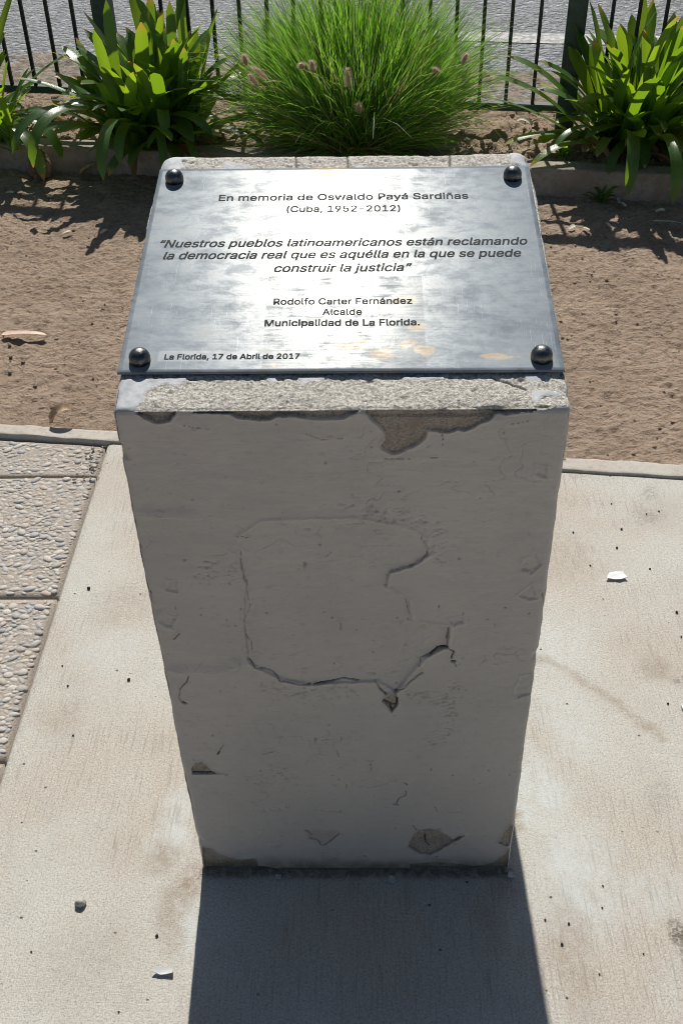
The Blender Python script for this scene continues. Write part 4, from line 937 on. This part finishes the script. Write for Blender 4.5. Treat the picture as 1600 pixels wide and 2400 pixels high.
# ------------------------------------------------------------------ SMALL LITTER
def blob_mesh(name, r, seed, sq=(1, 1, .6), sub=3, amp=.35, freq=1.4, facet=0.0):
    bm = bmesh.new(); bmesh.ops.create_icosphere(bm, subdivisions=sub, radius=1)
    for v in bm.verts:
        c = v.co.copy(); k = 1 + amp * mnoise.noise(c * freq + Vector((seed * 3.7, seed, 0))) + amp * .4 * mnoise.noise(c * freq * 2.6 + Vector((seed, 5, seed)))
        v.co = Vector((c.x * sq[0], c.y * sq[1], c.z * sq[2])) * k * r
    me = bpy.data.meshes.new(name); bm.to_mesh(me); bm.free()
    for p in me.polygons: p.use_smooth = facet == 0
    return me
def flake_mesh(name, outline, thick=.0015, curl=.003, seed=1):
    """thin chip with a given outline about its own centre, slightly curled"""
    bm = bmesh.new(); vs = [bm.verts.new((x, y, 0)) for x, y in outline]
    f = bm.faces.new(vs)
    bmesh.ops.subdivide_edges(bm, edges=bm.edges[:], cuts=2, use_grid_fill=False)
    bmesh.ops.triangulate(bm, faces=bm.faces[:])
    bmesh.ops.subdivide_edges(bm, edges=bm.edges[:], cuts=2, use_grid_fill=True)
    m = max(max(abs(v.co.x), abs(v.co.y)) for v in bm.verts)
    for v in bm.verts:
        rr = (v.co.x ** 2 + v.co.y ** 2) / (m * m)
        n1 = mnoise.noise(Vector((v.co.x * 90, v.co.y * 90, seed))); n2 = mnoise.noise(Vector((v.co.x * 90, v.co.y * 90, seed + 9)))
        v.co.x += n1 * .0012; v.co.y += n2 * .0012; v.co.z = curl * rr + .0015 * n1 + .002
    g = bmesh.ops.extrude_face_region(bm, geom=bm.faces[:])
    bmesh.ops.translate(bm, vec=(0, 0, thick), verts=[e for e in g['geom'] if isinstance(e, bmesh.types.BMVert)])
    bmesh.ops.recalc_face_normals(bm, faces=bm.faces[:])
    me = bpy.data.meshes.new(name); bm.to_mesh(me); bm.free(); return me
def put(name, me, mat, loc, label, cat, rz=0.0, group=None, rx=0.0):
    o = link(name, me, mat); o.location = loc; o.rotation_euler = (rx, 0, rz); return tag(o, label, cat, group)
M_WHITE = simple("white_flake", (0.72, 0.73, 0.72), .7, 0, .06, 60)
M_GREYFL = simple("grey_flake", (0.52, 0.53, 0.52), .8, 0, .15, 60)
M_STONE = simple("dark_stone", (0.20, 0.18, 0.16), .85, 0, .4, 80, .3, .002)
put("paper_scrap", flake_mesh("paper_scrap", [(-.022, -.010), (-.012, .010), (.004, .013), (.016, .011), (.023, -.008), (.006, -.013)], .0015, .003, 3), M_WHITE, (0.569, 0.704, 0.001), "bright white flat scrap lying on the pavement right of the pedestal", "scrap")
put("paint_flake", flake_mesh("paint_flake", [(-.016, -.004), (-.006, .006), (.004, .003), (.015, .005), (.016, -.006), (-.002, -.008)], .0015, .004, 5), M_GREYFL, (-0.283, -0.172, 0.001), "pale grey curled paint flake on the pavement left of the pedestal's shadow", "paint flake")
put("paint_flake", flake_mesh("paint_flake", [(-.006, -.010), (-.005, .008), (.006, .010), (.007, -.006)], .0015, .002, 6), M_WHITE, (0.628, 0.340, 0.001), "white paint flake at the right border of the picture on the pavement", "paint flake")
put("paint_flake", flake_mesh("paint_flake", [(-.006, -.003), (-.003, .006), (.005, .004), (.007, -.004), (0, -.007)], .0014, .002, 7), M_GREYFL, (0.068, -0.020, 0.001), "pale paint flake in the shadow at the middle of the pedestal's foot", "paint flake")
put("paint_flake", flake_mesh("paint_flake", [(-.005, -.003), (-.004, .005), (.006, .003), (.005, -.005)], .0014, .002, 8), M_GREYFL, (-0.118, -0.016, 0.001), "pale paint flake in the shadow near the pedestal's left foot corner", "paint flake")
put("paint_flake", flake_mesh("paint_flake", [(-.007, -.005), (-.004, .005), (.006, .006), (.007, -.003)], .0014, .002, 9), M_GREYFL, (0.262, -0.012, 0.001), "pale paint flake at the pedestal's right foot corner", "paint flake")
put("stone", blob_mesh("stone", .0085, 3, (1.0, .9, 1.0), 3, .3), simple("pale_stone", (.42, .40, .36), .8, 0, .2, 90), (-0.432, -0.062, 0.005), "lone pale pebble with a dark shadow on the pavement left of the pedestal", "pebble")
pit_dots = [(.613, .862, .0042), (.502, .852, .0036), (.59, .798, .0042), (.521, .74, .0034), (.648, .728, .0036), (.674, .594, .0046), (.608, .955, .003), (.6, .35, .0034), (.307, -.088, .003), (.343, -.094, .0032), (.327, -.128, .0036), (.4, -.067, .0024), (.408, -.029, .0024), (.376, -.175, .0024), (.449, -.143, .0024), (-.301, -.116, .0040), (-.492, -.142, .0026), (-.34, -.234, .0026), (-.566, .673, .0060), (-.435, .413, .0052), (-.552, .398, .0034), (-.516, .277, .0030), (-.574, .45, .0030), (-.452, .656, .0024), (.681, .916, .003), (.712, .926, .0034), (.667, .524, .003)]
pm = blob_mesh("pit_lump", 1.0, 2, (1, .9, .9), 2, .35); pm.materials.append(simple("pit_black", (.035, .03, .027), .9, 0, .3, 400))  # dark dots, mostly pits in the slab, modelled as added black lumps
for i, (x, y, r) in enumerate(pit_dots):
    o = bpy.data.objects.new("pit_lump", pm); col.objects.link(o); o.location = (x, y, r * .5); o.scale = (r * .62,) * 3; o.rotation_euler = (0, 0, i * 1.7)
    side = "left" if x < 0 else "right"
    tag(o, "tiny dark lump added for a pit on the pavement %s of the pedestal" % side, "pit lump", "dark pit lumps on the pavement " + side + " of the pedestal")

def scatter(name, n, xr, yr, yfun, rmin, rmax, mat, seed, z=0.006, kind='stuff', label=None):
    rs = np.random.RandomState(seed); bm = bmesh.new(); bmesh.ops.create_icosphere(bm, subdivisions=1, radius=1)
    T = np.array([v.co[:] for v in bm.verts]); Ft = np.array([[v.index for v in f.verts] for f in bm.faces]); bm.free()
    V, F = [], []
    for i in range(n):
        x = rs.uniform(*xr); y = yfun(x, rs.rand()); r = rmin + (rmax - rmin) * rs.rand() ** 4
        S = T * (1 + rs.uniform(-.3, .3, (len(T), 1))) * np.array([1, rs.uniform(.6, 1), rs.uniform(.5, .85)]) * r; a = rs.uniform(0, 6.28)
        Q = np.stack([S[:, 0] * math.cos(a) - S[:, 1] * math.sin(a) + x, S[:, 0] * math.sin(a) + S[:, 1] * math.cos(a) + y, S[:, 2] + z + r * .2], 1)
        F.append(Ft + len(V) * len(T)); V.append(Q)
    o = link(name, mesh_np(name, np.vstack(V), np.vstack(F), smooth=True), mat); tag(o, label, "soil", kind=kind); return o
scatter("dirt_clods", 3000, (-2.3, 2.3), None, lambda x, u: strip_far(x) + .01 + u * (kerb_face(x) - strip_far(x) - .02), .0015, .0075, M_DIRT, 4, .001, label="small brown clods strewn over the dry dirt path")
scatter("bed_clods", 900, (-2.3, 2.3), None, lambda x, u: kerb_back(x) + .01 + u * .62, .003, .020, M_DIRT, 6, .094, label="crumbled brown clods lying on the planting bed")
scatter("joint_rubble", 40, (-.68, -.615), None, lambda x, u: 1.06 + u * .15, .002, .007, M_STRIP, 9, .000, label="crumbled concrete rubble at the corner of the pebble paving")

# leaves on the ground
def curl_leaf(name, mat, L, w, curl, seed, fold=.3):
    rs = random.Random(seed); V, F, A = [], [], dict(along=[], rnd=[], dry=[], across=[])
    ribbon(V, F, A, (0, 0, 0), 0, curl * .5, L, w, curl, 12, .5, .98, fold, rs.uniform(-.6, .6), 0, rs.uniform(-.5, .5))
    V = np.array(V); V[:, 2] -= V[:, 2].min() - .001; V[:, :2] -= V[:, :2].mean(0)
    me = mesh_np(name, V, np.array(F), A); return me
M_PINK = Mat("pink_dry_leaf"); M_PINK.set(color=M_PINK.mix(M_PINK.ramp(M_PINK.noise(35, 3), .35, .65), (0.62, 0.42, 0.36), (0.64, 0.54, 0.42)), rough=.7, spec=.3)
M_TAN = simple("tan_dry_leaf", (0.42, 0.30, 0.19), .8, 0, .3, 60)
M_PALE = simple("pale_dry_leaf", (0.62, 0.56, 0.44), .75, 0, .2, 60)
put("fallen_leaf", curl_leaf("fallen_leaf", None, .14, .026, .35, 3), M_PINK.m, (-0.972, 1.752, 0.010), "long narrow pink dry leaf lying on the dirt at the left", "leaf", R(-8))
put("fallen_leaf", curl_leaf("fallen_leaf", None, .075, .030, 2.4, 5, .9), M_TAN, (-0.762, 1.302, 0.010), "crumpled tan dry leaf on the dirt beside the concrete edging strip", "leaf", R(15))
put("fallen_leaf", curl_leaf("fallen_leaf", None, .115, .016, .5, 8), M_PALE, (1.095, 2.485, 0.012), "pale slender curved leaf on the dirt right of the pedestal", "leaf", R(-38))
put("fallen_leaf", curl_leaf("fallen_leaf", None, .10, .045, 1.6, 9, .6), M_TAN, (-1.02, 3.00, 0.010), "broad tan dry leaf at the foot of the kerb, left of the pedestal", "leaf", R(10))
for i, (x, y, rz) in enumerate([(0.757, 2.47, .3), (0.802, 2.452, -.5), (1.09, 2.60, .2), (0.882, 2.49, .9), (-0.871, 2.474, .4), (-1.0, 2.47, .1), (-1.296, 2.83, 0), (0.969, 2.66, 1.0)]):
    put("leaf_scrap", curl_leaf("leaf_scrap", None, .034, .014, .8, 20 + i), M_PALE, (x, y, .010), "tiny pale leaf scrap on the dirt %s of the pedestal" % ("left" if x < 0 else "right"), "leaf", rz * 2, "pale leaf scraps on the dirt " + ("left" if x < 0 else "right"))
put("paint_flake", flake_mesh("paint_flake", [(-.008, -.022), (-.003, .022), (.004, .020), (.009, -.020)], .003, .006, 4), simple("bluish_flake", (.36, .42, .48), .7), (0.962, 2.69, 0.006), "bluish grey pointed chip on the dirt below the right strap-leaved plant", "chip")
put("stone", blob_mesh("stone", .058, 6, (.72, .55, 1.05), 4, .42, 1.3), simple("brown_stone", (.23, .16, .115), .9, 0, .35, 30, .2, .004), (-1.222, 3.015, 0.045), "upright rough brown stone leaning against the kerb at the left", "stone")
for i, (x, y, rz) in enumerate([(0.951, 3.30, .4), (0.921, 3.05, .2), (0.88, 2.96, 1.2), (0.68, 3.24, 2.6), (0.74, 3.25, -.4), (0.774, 3.01, .8), (-1.30, 3.42, .5), (-1.25, 3.36, 1.5), (-0.64, 3.32, .6), (-0.60, 3.19, 1.0)]):
    put("bed_leaf", curl_leaf("bed_leaf", None, .07, .024, 1.5, 40 + i, .6), M_TAN if i % 3 else M_PALE, (x, y, .102), "dry leaf lying on the bed soil %s" % ("between grass and post on the right" if x > 0 else "behind the left kerb"), "leaf", rz, "dry leaves in the bed " + ("right" if x > 0 else "left"))
put("stone", blob_mesh("stone", .022, 12, (1.1, .8, .6), 3, .3), simple("grey_stone", (.27, .26, .25), .85), (0.64, 3.60, 0.02), "grey stone on the road's edge behind the fence", "stone")
